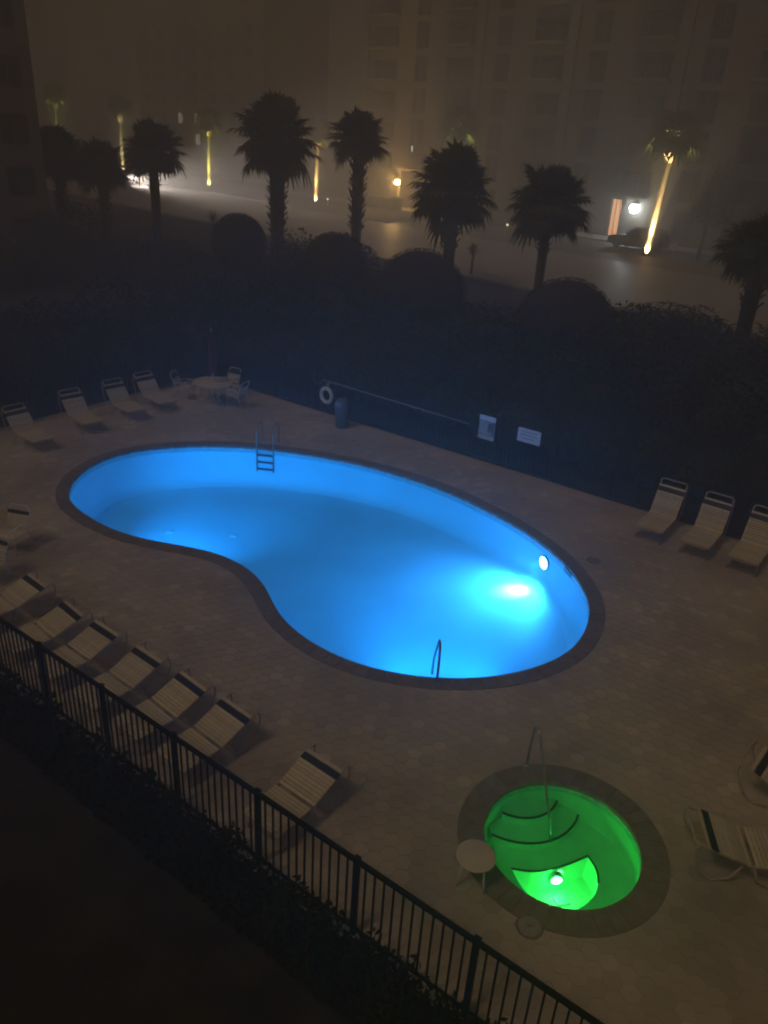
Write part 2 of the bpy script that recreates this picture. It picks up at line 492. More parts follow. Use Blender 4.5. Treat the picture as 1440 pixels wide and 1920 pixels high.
POOL_E1, POOL_FILL_E, TUB_E = 1750, 760, 15
def add_pool_lamp(t, lp, lm, N):
    i0 = min(range(N), key=lambda i: (pool_poly[i] - lp).length)
    tdir = (pool_poly[(i0 + 1) % N] - pool_poly[i0 - 1]).normalized()
    nin = Vector((-tdir.y, tdir.x, 0))
    c = Vector((*pool_poly[i0], -0.42)) + nin * 0.03
    fx = link('lamp', None, t, c)
    fx.rotation_euler = nin.to_track_quat('Z', 'Y').to_euler()
    mb = MB(); mb.lathe([(0.20, -0.03), (0.20, 0.02), (0.165, 0.03), (0.165, 0.015)], 28)
    mb.build('lamp_ring', M['steel'], fx)
    mb = MB(); mb.lathe([(0.164, 0.012), (0.12, 0.03), (0.06, 0.042), (0.0, 0.045)], 24)
    mb.build('lens', M[lm], fx)
    e, cc = (POOL_E1, (0.075, 0.385, 1.0)) if lm == 'em_pool' else (POOL_FILL_E, (0.012, 0.36, 1.0))
    light('bulb', 'SPOT', (0, 0, 0.07), e, cc, fx, None, 0.09, 150 if lm == 'em_pool' else 100, 1.0).rotation_euler = Vector((0, math.tan(R(-22 if lm == 'em_pool' else 2)), 1)).to_track_quat('-Z', 'Y').to_euler()
def add_hot_beam(t):
    fx = [o for o in t.children if o.name.startswith('lamp')][0]
    light('beam', 'SPOT', (0, 0, 0.07), 1000, (0.42, 0.76, 1.0), fx, None, 0.05, 46, 1.0).rotation_euler = Vector((0, math.tan(R(-46)), 1)).to_track_quat('-Z', 'Y').to_euler()
def build_pool():
    t = thing('swimming_pool', 'large kidney shaped swimming pool glowing blue from its underwater lamp', 'swimming pool', (0, 0, 0))
    N = len(pool_poly)
    def floor_z(p):
        return -1.08 - 0.22 * smooth((1.0 - p[0]) / 8.0)
    rings = [(0.0, lambda p: -0.20), (0.0, lambda p: -0.62), (-0.02, lambda p: floor_z(p) + 0.30), (-0.08, lambda p: floor_z(p) + 0.14), (-0.19, lambda p: floor_z(p) + 0.04), (-0.32, floor_z)]
    vs, fs = [], []
    polys = []
    for d, zf in rings:
        q = offset(pool_poly, d) if d else pool_poly
        polys.append(q)
        vs += [(p.x, p.y, zf(p)) for p in q]
    for i in range(len(rings) - 1):
        for k in range(N):
            fs.append((i * N + k, (i + 1) * N + k, (i + 1) * N + (k + 1) % N, i * N + (k + 1) % N)[::-1])
    mb = MB(); mb.add(vs, fs, True)
    mb.build('wall', M['plaster'], t)
    link('floor', fill_with_holes([polys[-1]], floor_z, 'floor', M['plaster']), t)
    # tile band above and below the waterline
    mb = MB(); bnd = [(p.x, p.y, z) for z in (-0.02, -0.20) for p in pool_poly]
    mb.add(bnd, [(k, (k + 1) % N, N + (k + 1) % N, N + k) for k in range(N)], True)
    mb.build('tile_band', M['tile'], t)
    ring_stones(t, pool_poly, pool_outer, 128, -0.06, 0.014, 'coping_stone', M['coping'])
    link('water', fill_with_holes([offset(pool_poly, -0.002)], WATER_Z, 'water', M['water']), t)
    # underwater lamps: the bright one on the far right wall, four weaker unseen ones added on the near wall to brighten the far side
    for lp, lm in ((Vector((4.10, 17.02)), 'em_pool'), (Vector((2.4, 11.8)), 'em_pool_fill'), (Vector((0.3, 11.67)), 'em_pool_fill'), (Vector((-5.2, 16.1)), 'em_pool_fill'), (Vector((-7.1, 16.95)), 'em_pool_fill')):
        add_pool_lamp(t, lp, lm, N)
    add_hot_beam(t)
    # skimmer mouth right of the lamp
    sk = min(range(N), key=lambda i: (pool_poly[i] - Vector((4.42, 16.1))).length)
    td = (pool_poly[(sk + 1) % N] - pool_poly[sk - 1]).normalized(); ni = Vector((-td.y, td.x, 0))
    mb = MB(); mb.box(Vector((*pool_poly[sk], -0.12)) + ni * 0.006, (0.34, 0.02, 0.13), math.atan2(td.y, td.x))
    mb.build('skimmer_mouth', M['trim'], t)
    # main drains on the deep floor
    for x, y in ((-5.9, 19.0), (-4.1, 18.9)):
        mb = MB(); z = floor_z((x, y)) + 0.004
        mb.lathe([(0.10, z), (0.10, z + 0.012), (0.07, z + 0.018), (0, z + 0.018)], 20, (x, y, 0))
        mb.build('drain_cover', M['plaster'], t)
    # depth marks set in the coping: three short pale strokes each
    for (x, y) in ((-4.62, 22.68), (-0.98, 11.98), (2.0, 20.15)):
        j = min(range(N), key=lambda i: (pool_poly[i] - Vector((x, y))).length)
        td = (pool_poly[(j + 1) % N] - pool_poly[j - 1]).normalized(); no = Vector((td.y, -td.x))
        mb = MB()
        for k in (-1, 0, 1):
            q = pool_poly[j] + no * 0.17 + td * (0.13 * k)
            mb.box((q.x, q.y, 0.017), (0.03, 0.14, 0.003), math.atan2(td.y, td.x))
            q2 = q + td * 0.025 - no * 0.055 * (1 if k else -1)
            mb.box((q2.x, q2.y, 0.0175), (0.07, 0.03, 0.003), math.atan2(td.y, td.x))
        mb.build('depth_mark', M['kerb'], t)
    return t
pool = build_pool()

def arc(c, r, a0, a1, n, f):
    return [f(c, r, a0 + (a1 - a0) * i / n) for i in range(n + 1)]
# ladder at the far edge
def build_ladder():
    base = Vector((-3.72, 22.42, 0)); 
    i0 = min(range(len(pool_poly)), key=lambda i: (pool_poly[i] - base.to_2d()).length)
    td = (pool_poly[(i0 + 1) % len(pool_poly)] - pool_poly[i0 - 1]).normalized()
    t = thing('pool_ladder', 'steel ladder with three treads on the far edge of the blue pool', 'pool ladder', (*pool_poly[i0], 0), math.atan2(td.y, td.x))
    # local: x along the edge, +y into the pool
    for sx in (-0.26, 0.26):
        pts = [(sx, -0.62, 0.0), (sx, -0.62, 0.45)]
        pts += [(sx, -0.62 + 0.33 * (1 - math.cos(R(a))), 0.45 + 0.28 * math.sin(R(a))) for a in range(15, 181, 15)]
        pts += [(sx, 0.04, 0.2), (sx, 0.05, -0.2), (sx, 0.05, -0.78)]
        MB().tube(pts, 0.021, 8).build('hand_rail', M['dull_steel'], t)
        MB().lathe([(0.05, 0.016), (0.05, 0.03), (0.02, 0.035)], 16, (sx, -0.62, 0)).build('floor_flange', M['dull_steel'], t)
    for z in (-0.22, -0.45, -0.68):
        MB().box((0, 0.06, z), (0.50, 0.09, 0.035)).build('tread', M['trim'], t)
    return t
build_ladder()
def build_pool_rail():
    t = thing('pool_handrail', 'bent steel handrail rising at the near edge of the blue pool', 'handrail', (1.15, 11.40, 0.0), R(90))
    # local +x points into the pool
    pts = [(0, 0, 0), (0, 0, 0.62), (0.03, 0, 0.76), (0.10, 0, 0.84), (0.2, 0, 0.84), (0.32, 0, 0.76), (0.75, 0, 0.22), (0.98, 0, -0.10), (1.08, 0, -0.32), (1.10, 0, -0.60)]
    MB().tube(pts, 0.024, 8).build('rail', M['dull_steel'], t)
    MB().lathe([(0.055, 0.014), (0.055, 0.03), (0.024, 0.036)], 16).build('floor_flange', M['dull_steel'], t)
build_pool_rail()

# ------------------------------------------------------------------ hot tub
def build_tub():
    t = thing('hot_tub', 'round hot tub glowing green with steps and a lit footwell', 'hot tub', (TUB_C.x, TUB_C.y, 0))
    n = 72
    BZ = -0.55
    MB().lathe([(TUB_R, -0.16), (TUB_R, BZ + 0.05), (TUB_R - 0.05, BZ)][::-1], n).build('wall', M['spa_plaster'], t)
    MB().lathe([(TUB_R, -0.02), (TUB_R, -0.16)], n).build('tile_band', M['tile'], t)
    foot = [(2.18, 7.98), (2.45, 7.94), (2.73, 7.99), (3.07, 8.13), (3.36, 8.29), (3.45, 8.07), (3.43, 7.84), (3.30, 7.57), (3.02, 7.36), (2.76, 7.31), (2.49, 7.42), (2.29, 7.65)]
    foot = [Vector(p) - TUB_C for p in foot]
    def ref(i, j, k):
        return [foot[i].lerp(foot[j], u / k) for u in range(k)]
    fp = []
    for i in range(12): fp += ref(i, (i + 1) % 12, 3)
    fp2 = [q for q in fp]
    for _ in range(2):
        fp2 = [(fp2[i - 1] + fp2[i] * 2 + fp2[(i + 1) % len(fp2)]) / 4 if i not in (0, 12) else fp2[i] for i in range(len(fp2))]
    fp = fp2
    circ = [Vector((math.cos(2 * math.pi * i / n), math.sin(2 * math.pi * i / n))) * (TUB_R - 0.05) for i in range(n)]
    link('bench', fill_with_holes([circ, fp], BZ, 'bench', M['spa_plaster']), t)
    k = len(fp); FZ = -0.98
    MB().add([(p.x, p.y, BZ) for p in fp] + [(p.x, p.y, FZ) for p in fp], [(i, (i + 1) % k, k + (i + 1) % k, k + i) for i in range(k)]) if False else None
    mb = MB(); mb.add([(p.x, p.y, BZ) for p in fp] + [(p.x * 0.97, p.y * 0.97 - 0.01, FZ) for p in fp], [(i, (i + 1) % k, k + (i + 1) % k, k + i) for i in range(k)])
    mb.build('footwell_wall', M['spa_plaster'], t)
    link('footwell_floor', fill_with_holes([[Vector((p.x * 0.97, p.y * 0.97 - 0.01)) for p in fp]], FZ, 'footwell_floor', M['spa_plaster']), t)
    # trim along the upper edge and right side of the footwell
    def trim(pts, z, w=0.035):
        m = MB()
        for a, b in zip(pts, pts[1:]):
            d = (b - a).normalized() * 0.006
            m.bar((*(a - d), z), (*(b + d), z), w, 0.012)
        return m.build('step_trim', M['trim'], t)
    trim(fp[0:19], BZ + 0.005, 0.03)
    # two entry steps at the back left, concentric with the rim near the handrail
    sc = Vector((2.42, 9.32)) - TUB_C
    for r, zt, zb in ((0.62, -0.30, BZ), (0.98, -0.43, BZ)):
        poly = []
        for i in range(49):
            a = 2 * math.pi * i / 48
            q = sc + Vector((math.cos(a), math.sin(a))) * r
            if q.length < TUB_R - 0.012: poly.append((a, q))
        # keep the run of points inside the tub as one arc, then follow the wall back
        poly.sort(key=lambda e: (e[0] - R(85)) % (2 * math.pi))
        arcp = [q for _, q in poly]
        a1 = math.atan2(arcp[-1].y, arcp[-1].x); a0 = math.atan2(arcp[0].y, arcp[0].x)
        da = (a0 - a1) % (2 * math.pi)
        wallp = [Vector((math.cos(a1 + da * i / 16), math.sin(a1 + da * i / 16))) * (TUB_R - 0.012) for i in range(1, 16)]
        pl = arcp + wallp
        MB().prism([(p.x, p.y) for p in pl], zb - 0.02, zt).build('step', M['spa_plaster'], t)
        trim(arcp, zt + 0.007)
    ring_stones(t, [p - TUB_C for p in tub_poly], [p - TUB_C for p in tub_outer], 40, -0.06, 0.014, 'coping_stone', M['coping'])
    link('water', fill_with_holes([[(p - TUB_C) * 0.998 for p in tub_poly]], WATER_Z, 'water', M['spa_water']), t)
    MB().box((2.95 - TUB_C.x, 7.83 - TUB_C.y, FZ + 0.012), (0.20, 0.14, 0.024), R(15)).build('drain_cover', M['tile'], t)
    # lamp on the back wall of the footwell, facing the near side
    c = Vector((2.86 - TUB_C.x, 8.00 - TUB_C.y, -0.72)); d = Vector((0.10, -1, -0.05)).normalized()
    fx = link('lamp', None, t, c)
    fx.rotation_euler = d.to_track_quat('Z', 'Y').to_euler()
    MB().lathe([(0.105, -0.05), (0.105, 0.03), (0.082, 0.04), (0.082, 0.03)], 24).build('lamp_ring', M['steel'], fx)
    MB().lathe([(0.081, 0.028), (0.06, 0.045), (0.0, 0.055)], 20).build('lens', M['em_spa'], fx)
    light('bulb', 'POINT', (0, 0, 0.12), TUB_E, (0.02, 1.0, 0.12), fx, None, 0.05)
    return t
build_tub()
def build_tub_rail():
    a, b = Vector((2.53, 9.50, 0)), Vector((2.80, 8.40, 0))
    d = (b - a); L = d.length
    t = thing('spa_handrail', 'bent steel handrail leading down the steps of the green hot tub', 'handrail', a, math.atan2(d.y, d.x))
    pts = [(0, 0, 0), (0.02, 0, 0.50), (0.06, 0, 0.80), (0.11, 0, 0.90), (0.17, 0, 0.92), (0.24, 0, 0.88), (0.31, 0, 0.78), (0.80, 0, 0.12), (1.0, 0, -0.12), (L - 0.07, 0, -0.25), (L, 0, -0.43)]
    MB().tube(pts, 0.021, 8).build('rail', M['steel'], t)
    MB().lathe([(0.05, 0.014), (0.05, 0.03), (0.021, 0.036)], 16).build('floor_flange', M['steel'], t)
build_tub_rail()

# ------------------------------------------------------------------ front fence
def build_front_fence():
    b = 5.235; a0, a1 = -5.36 - 1.63 * 6, -5.36 + 1.63 * 4
    t = thing('metal_fence', 'black metal picket fence along the near edge of the pool deck', 'fence', AB(a0, b), DECK_ROT)
    H = 1.30; L = a1 - a0
    post = MB().box((0, 0, H / 2 + 0.01), (0.066, 0.066, H + 0.02)).box((0, 0, H + 0.028), (0.08, 0.08, 0.015)).mesh('post', M['black'])
    bal = MB().box((0, 0, (H + 0.06) / 2), (0.021, 0.021, H - 0.1)).mesh('picket', M['black'])
    MB().box((L / 2, 0, H - 0.02), (L, 0.05, 0.055)).build('top_rail', M['black'], t)
    MB().box((L / 2, 0, 0.10), (L, 0.036, 0.036)).build('bottom_rail', M['black'], t)
    ns = int(round(L / 1.63))
    for i in range(ns + 1):
        link('post', post, t, (i * 1.63, 0, 0))
        if i < ns:
            for k in range(1, 12): link('picket', bal, t, (i * 1.63 + k * 1.63 / 12, 0, 0))
build_front_fence()
# back fence that carries signs, ring and pole
FB = 20.18
def build_back_fence():
    a0, a1 = DA0 + 0.1, 3.0
    t = thing('metal_fence', 'dark metal fence hung with signs along the hedge behind the pool', 'fence', AB(a0, FB), DECK_ROT)
    L = a1 - a0; H = 1.25
    post = MB().box((0, 0, H / 2), (0.06, 0.06, H)).box((0, 0, H + 0.006), (0.075, 0.075, 0.015)).mesh('post', M['black'])
    n = int(L / 1.8)
    for i in range(n + 1): link('post', post, t, (i * L / n, 0, 0))
    MB().box((L / 2, 0, H - 0.06), (L, 0.04, 0.045)).build('top_rail', M['black'], t)
    MB().box((L / 2, 0, 0.10), (L, 0.04, 0.04)).build('bottom_rail', M['black'], t)
    mb = MB()
    for k in range(int(L / 0.14)): mb.box((0.07 + k * 0.14, 0, 0.65), (0.018, 0.018, 1.1))
    tag(mb.build('pickets', M['black'], t), kind='stuff')
    # left return
    t2 = thing('metal_fence', 'dark metal fence behind the loungers at the left end of the deck', 'fence', AB(DA0 + 0.1, 9.0), DECK_ROT + R(90))
    L2 = FB - 9.0
    n = int(L2 / 1.8)
    for i in range(n): link('post', post, t2, (i * L2 / n, 0, 0))
    MB().box((L2 / 2 - 0.1, 0, H - 0.06), (L2 - 0.2, 0.04, 0.045)).build('top_rail', M['black'], t2)
    MB().box((L2 / 2 - 0.1, 0, 0.10), (L2 - 0.2, 0.04, 0.04)).build('bottom_rail', M['black'], t2)
    mb = MB()
    for k in range(int(L2 / 0.14) - 1): mb.box((0.07 + k * 0.14, 0, 0.65), (0.018, 0.018, 1.1))
    tag(mb.build('pickets', M['black'], t2), kind='stuff')
build_back_fence()

# ------------------------------------------------------------------ sun loungers
def make_lounger(seat, back, ang, zs=0.36, name='sun_lounger'):
    t = thing(name, 'x', 'sun lounger', (0, 0, 0))
    W = 0.33; c, s = math.cos(ang), math.sin(ang)
    def bp(u, off=0.0): return (seat + u * c - off * s, zs + u * s + off * c)
    fr = MB()
    for y in (-W, W):
        fr.tube([(0.0, y * 0.6, zs - 0.005), (0.015, y * 0.9, zs - 0.003), (0.07, y, zs), (seat, y, zs)], 0.017, 8)
    fr.tube([(0.0, -W * 0.6, zs - 0.005), (0.0, W * 0.6, zs - 0.005)], 0.017, 8)
    fr.build('seat_frame', M['frame'], t)
    bk = MB(); x1, z1 = bp(back); xm, zm = bp(back - 0.07)
    xe, ze = bp(back - 0.015)
    bk.tube([(seat, -W, zs), (xm, -W, zm), (xe, -W * 0.95, ze), (x1, -W * 0.80, z1), (x1, W * 0.80, z1), (xe, W * 0.95, ze), (xm, W, zm), (seat, W, zs)], 0.018, 8)
    bk.build('back_frame', M['frame'], t)
    # straps
    sm = MB().box((0, 0, 0.012), (0.050, 2 * W + 0.035, 0.007)).box((0, -W - 0.014, -0.002), (0.050, 0.007, 0.03)).box((0, W + 0.014, -0.002), (0.050, 0.007, 0.03)).mesh('strap', M['strap'])
    k = 0.061; n = int((seat - 0.03) / k)
    for i in range(n):
        link('strap', sm, t, (0.06 + i * k, 0, zs + 0.008))
    nb = int((back - 0.30) / k)
    for i in range(nb):
        x, z = bp(0.03 + i * k, 0.008)
        o = link('strap', sm, t, (x, 0, z)); o.rotation_euler = (0, -ang, 0)
    u = 0.03 + nb * k + 0.025
    x, z = bp(u, 0.012)
    o = link('head_band', MB().box((0, 0, 0.01), (0.105, 2 * W + 0.05, 0.012)).mesh('head_band', M['navy']), t, (x, 0, z)); o.rotation_euler = (0, -ang, 0)
    x, z = bp(u + 0.095, 0.008)
    o = link('strap', sm, t, (x, 0, z)); o.rotation_euler = (0, -ang, 0)
    # front leg hoop
    for y in (-W, W):
        MB().tube([(0.22, y * 0.97, zs), (0.16, y, 0.16), (0.12, y, 0.018), (0.45, y, 0.016), (0.62, y, 0.10), (0.72, y * 0.98, zs)], 0.015, 8).build('leg', M['frame'], t)
    # rear support from the top of the back down to the floor
    xt, zt = bp(back - 0.05)
    for y in (-W - 0.02, W + 0.02):
        MB().tube([(xt, y, zt), (xt + 0.035, y, zt - 0.05), (xt + 0.04, y, zt - 0.2), (xt - 0.05, y, zt * 0.35), (xt - 0.22, y, 0.03), (xt - 0.30, y, 0.016), (xt - 0.5, y, 0.10), (xt - 0.62, y * 0.97, zs - 0.02)], 0.014, 8).build('back_leg', M['frame'], t)
    return t
def remove_proto(t): pass
lounge_low = make_lounger(0.76, 0.82, R(19))
lounge_up = make_lounger(1.15, 0.95, R(62))
lounge_mid = make_lounger(1.07, 0.88, R(50))
_used = {}
def put(proto, loc, rz, label, group):
    o = proto if proto.name not in _used else copy_tree(proto)
    _used[proto.name] = 1
    o.location = loc; o.rotation_euler = (0, 0, rz); tag(o, label, None, group)
    return o
G1 = 'sun loungers lined up along the near fence'
row = [((-0.56, 8.69), -36.5, 'sun lounger standing apart by the near fence, closest to the green hot tub'),
       ((-2.04, 9.70), -38.6, 'sun lounger at the tub end of the tight row of six by the fence'),
       ((-2.90, 10.25), -39.5, 'second sun lounger from the tub end of the tight row by the fence'),
       ((-3.86, 10.84), -37.2, 'third sun lounger from the tub end of the tight row by the fence'),
       ((-4.78, 11.58), -36.5, 'fourth sun lounger from the tub end of the tight row by the fence'),
       ((-5.60, 12.10), -41.0, 'fifth sun lounger from the tub end of the tight row by the fence'),
       ((-6.60, 13.08), -38.5, 'last sun lounger of the tight row by the near fence, at the left photo edge')]
for (x, y), d, lab in row:
    # head centre is given; the lounger's local +x runs from foot to head
    rz = R(d + 90)
    reach = 0.76 + 0.82 * math.cos(R(19)); x, y = x * 1.018, y * 1.018
    fb = Vector((x - math.cos(rz) * reach, y - math.sin(rz) * reach)).dot(BX.to_2d()) - 0.12
    sh = max(0.0, 5.31 - fb) ; x += math.cos(rz) * sh; y += math.sin(rz) * sh
    put(lounge_low, (x - math.cos(rz) * reach, y - math.sin(rz) * reach, 0.002), rz, lab, G1)
G2 = 'sun loungers with raised backs along the back hedge'
def head_to(x0, y0, x1, y1): return math.atan2(y1 - y0, x1 - x0)
for pr, reach, hd, ft, lab in ((lounge_up, 1.15 + 0.95 * math.cos(R(62)), (7.58, 18.92), (6.60, 17.50), 'lounger with upright back by the right hedge, the one nearest the blue pool'),
                    (lounge_up, 1.15 + 0.95 * math.cos(R(62)), (8.53, 18.20), (7.52, 16.80), 'lounger with upright back, middle one of the three by the right hedge'),
                    (lounge_up, 1.15 + 0.95 * math.cos(R(62)), (9.47, 17.52), (8.44, 16.13), 'lounger with upright back by the right hedge, cut by the right photo edge'),
                    (lounge_mid, 1.07 + 0.88 * math.cos(R(50)), (-11.33, 22.08), (-10.02, 21.10), 'lounger with raised back left of the blue pool, second from the left edge'),
                    (lounge_mid, 1.07 + 0.88 * math.cos(R(50)), (-10.35, 23.88), (-9.15, 22.73), 'lounger with raised back left of the blue pool, third from the left edge'),
                    (lounge_mid, 1.07 + 0.88 * math.cos(R(50)), (-9.42, 25.19), (-8.25, 24.15), 'lounger with raised back at the far hedge, next but one to the round table'),
                    (lounge_mid, 1.07 + 0.88 * math.cos(R(50)), (-8.72, 26.25), (-7.55, 25.20), 'lounger with raised back at the far hedge, right beside the round table'),
                    (lounge_mid, 1.07 + 0.88 * math.cos(R(50)), (-12.35, 20.30), (-11.1, 19.25), 'lounger at the left photo edge, only its foot end in view')):
    rz = head_to(*ft, *hd)
    put(pr, (hd[0] - math.cos(rz) * reach, hd[1] - math.sin(rz) * reach, 0.002), rz, lab, G2)
G3 = 'sun loungers right of the hot tub'
for hd, rz, lab in (((4.52, 7.92), R(173), 'sun lounger right of the green hot tub, its foot beyond the photo edge'),
                    ((5.93, 9.48), R(140), 'sun lounger at the right photo edge beyond the hot tub, mostly out of view')):
    reach = 0.76 + 0.82 * math.cos(R(19))
    put(lounge_low, (hd[0] - math.cos(rz) * reach, hd[1] - math.sin(rz) * reach, 0.002), rz, lab, G3)

# ------------------------------------------------------------------ chairs and tables
def make_chair():
    t = thing('patio_chair', 'x', 'chair', (0, 0, 0))       # faces +x
    W = 0.25
    for y in (-W, W):
        MB().tube([(0.26, y, 0.0), (0.24, y, 0.42), (0.24, y, 0.60), (0.20, y, 0.64), (-0.05, y, 0.64), (-0.22, y, 0.60)], 0.014, 8).build('arm', M['white_frame'], t)
        MB().tube([(-0.38, y * 0.98, 0.0), (-0.27, y, 0.30), (-0.20, y, 0.42)], 0.014, 8).build('leg', M['white_frame'], t)
    MB().tube([(0.24, -W, 0.42), (-0.18, -W, 0.40), (-0.36, -W, 0.86), (-0.385, -W * 0.92, 0.92), (-0.39, -W * 0.75, 0.94), (-0.39, W * 0.75, 0.94), (-0.385, W * 0.92, 0.92), (-0.36, W, 0.86), (-0.18, W, 0.40), (0.24, W, 0.42)], 0.015, 8, closed=True).build('frame', M['white_frame'], t)
    sm = MB().box((0, 0, 0.012), (0.052, 2 * W + 0.03, 0.007)).mesh('strap', M['strap'])
    for i in range(6):
        link('strap', sm, t, (0.20 - i * 0.064, 0, 0.42 - i * 0.003))
    a = math.atan2(0.46, -0.18)
    for i in range(5):
        o = link('strap', sm, t, (-0.20 - 0.0235 * i, 0, 0.47 + i * 0.060)); o.rotation_euler = (0, -R(69) , 0)
        o.rotation_euler = (0, R(69), 0)
    o = link('head_band', MB().box((0, 0, 0.012), (0.08, 2 * W + 0.045, 0.012)).mesh('head_band', M['navy']), t, (-0.325, 0, 0.79)); o.rotation_euler = (0, R(69), 0)
    return t
chair = make_chair()
def place_chair(x, y, face, label, group):
    return put(chair, (x, y, 0.002), math.atan2(face[1] - y, face[0] - x), label, group)
TB = (-6.32, 26.62)
g = 'chairs around the far round table'
place_chair(-5.92, 27.42, TB, 'white strap patio chair with navy band behind the far round table', g)
place_chair(-7.42, 26.78, TB, 'white strap patio chair left of the far round table beside the loungers', g)
place_chair(-5.42, 26.25, TB, 'white strap patio chair on the right side of the far round table', g)
g = 'chairs at the left edge of the deck'
place_chair(-8.36, 15.35, (-8.75, 13.6), 'strap patio chair with navy band standing left of the blue pool', g)
place_chair(-8.22, 13.98, (-8.9, 12.2), 'strap patio chair cut by the left photo edge, above the row of loungers', g)

def round_table(name, label, c, r, h, legs, leg_r, m, splay=0.0, hole=False):
    t = thing(name, label, 'table', (c[0], c[1], 0.002))
    MB().lathe([(0.0, h - 0.025), (r - 0.02, h - 0.025), (r, h - 0.015), (r, h - 0.004), (r - 0.012, h), (0.0, h)], 40).build('table_top', m, t)
    MB().lathe([(r * 0.86, h - 0.065), (r * 0.86, h - 0.026), (r * 0.83, h - 0.026), (r * 0.83, h - 0.065)], 32).build('apron', M['white_frame'], t)
    for k in range(legs):
        a = 2 * math.pi * k / legs + 0.5
        x, y = math.cos(a), math.sin(a)
        MB().tube([(x * r * 0.78, y * r * 0.78, h - 0.06), (x * r * (0.78 + splay * 0.4), y * r * (0.78 + splay * 0.4), h * 0.5), (x * r * (0.78 + splay), y * r * (0.78 + splay), 0.0)], leg_r, 8).build('leg', M['white_frame'], t)
    return t
round_table('patio_table', 'round white patio table with a parasol through it by the far hedge', TB, 0.68, 0.72, 4, 0.020, M['table'], 0.06)
round_table('side_table', 'small round cream side table beside the green hot tub', (1.50, 7.32), 0.265, 0.45, 4, 0.013, M['table'], 0.22)
round_table('patio_table', 'round patio table cut off by the left photo edge between two chairs', (-9.45, 14.75), 0.68, 0.72, 4, 0.020, M['table'], 0.06)
def build_parasol():
    t = thing('parasol', 'closed maroon parasol standing in the far round table', 'parasol', (TB[0], TB[1], 0.002))
    MB().lathe([(0.0, 0.0), (0.24, 0.0), (0.25, 0.03), (0.22, 0.07), (0.06, 0.11), (0.035, 0.28), (0.0, 0.28)], 28).build('base', M['ring'], t)
    MB().tube([(0, 0, 0.1), (0, 0, 2.55)], 0.019, 10).build('pole', M['white_frame'], t)
    mb = MB(); n = 32; vs = []; fs = []
    prof = [(0.05, 1.05), (0.13, 1.1), (0.135, 1.35), (0.11, 1.8), (0.075, 2.25), (0.03, 2.5), (0.0, 2.53)]
    for r, z in prof:
        for k in range(n):
            a = 2 * math.pi * k / n; q = r * (1 + 0.28 * math.cos(8 * a))
            vs.append((q * math.cos(a), q * math.sin(a), z))
    for i in range(len(prof) - 1):
        for k in range(n): fs.append((i * n + k, i * n + (k + 1) % n, (i + 1) * n + (k + 1) % n, (i + 1) * n + k))
    mb.add(vs, fs, True); mb.build('canopy', M['maroon'], t)
    MB().lathe([(0.145, 1.42), (0.15, 1.45), (0.145, 1.48)], 24).build('tie', M['maroon'], t)
    MB().lathe([(0.0, 2.62), (0.025, 2.58), (0.012, 2.53), (0, 2.52)][::-1], 12).build('finial', M['white_frame'], t)
build_parasol()

# ------------------------------------------------------------------ poolside equipment
def along(a, b, z=0.0): return AB(a, b, z)
def build_ring():
    c = Vector((-2.19, 25.28)); a = c.dot(AX.to_2d()); p = AB(-16.72, FB - 0.13, 0.68)
    t = thing('life_ring', 'white life ring hanging on the dark back fence', 'life ring', p, DECK_ROT)
    pts = [(0.235 * math.cos(2 * math.pi * k / 36), 0, 0.245 * math.sin(2 * math.pi * k / 36)) for k in range(36)]
    MB().tube(pts, 0.066, 12, closed=True).build('ring', M['ring'], t)
    for k in range(4):
        an = R(45 + 90 * k)
        seg = [(0.235 * math.cos(an + d), 0, 0.245 * math.sin(an + d)) for d in (-0.13, 0, 0.13)]
        MB().tube(seg, 0.069, 12).build('band', M['sign'], t)
    for x in (-0.035, 0.035):
        MB().tube([(x, 0.02, 0.24), (x * 0.8, 0.05, 0.36), (x * 0.6, 0.10, 0.42)], 0.010, 6).build('rope', M['ring'], t)
build_ring()
def build_pole():
    p, q = Vector((-2.20, 0, 1.33)), Vector((2.5, 0, 1.12))
    a0 = Vector((-2.34, 25.4)).dot(AX.to_2d()); a1 = Vector((2.41, 22.75)).dot(AX.to_2d())
    t = thing('rescue_pole', 'long thin rescue pole hung along the dark back fence', 'rescue pole', AB(-16.98, FB - 0.06, 1.10), DECK_ROT)
    L = 5.92
    MB().tube([(0, 0, 0.07), (L, 0, -0.03)], 0.017, 8).build('shaft', M['frame'], t)
    hk = [(0, 0, 0.08)] + [(-0.20 + 0.2 * math.cos(R(d)), 0, 0.08 - 0.2 * math.sin(R(d)) - 0.0) for d in range(20, 221, 20)]
    MB().tube(hk, 0.010, 6).build('hook', M['frame'], t)
    for x in (0.6, L - 0.6):
        MB().box((x, 0.03, 0.065 - 0.12 * x / L), (0.05, 0.05, 0.07)).build('bracket', M['black'], t)
build_pole()
def build_bin():
    t = thing('rubbish_bin', 'dark blue grey rubbish bin with domed lid by the back fence', 'rubbish bin', (-1.60, 24.78, 0.002), DECK_ROT)
    MB().lathe([(0.0, 0.0), (0.20, 0.0), (0.21, 0.02), (0.255, 0.70), (0.255, 0.72), (0.0, 0.72)], 24).build('body', M['bin'], t)
    MB().lathe([(0.265, 0.68), (0.275, 0.70), (0.275, 0.74), (0.255, 0.76)], 24).build('rim', M['bin'], t)
    MB().lathe([(0.255, 0.76), (0.25, 0.85), (0.20, 0.95), (0.10, 1.01), (0.0, 1.02)], 24).build('lid', M['bin'], t)
    MB().box((0.0, -0.235, 0.85), (0.24, 0.035, 0.13)).build('flap', M['sign_grey'], t)
build_bin()
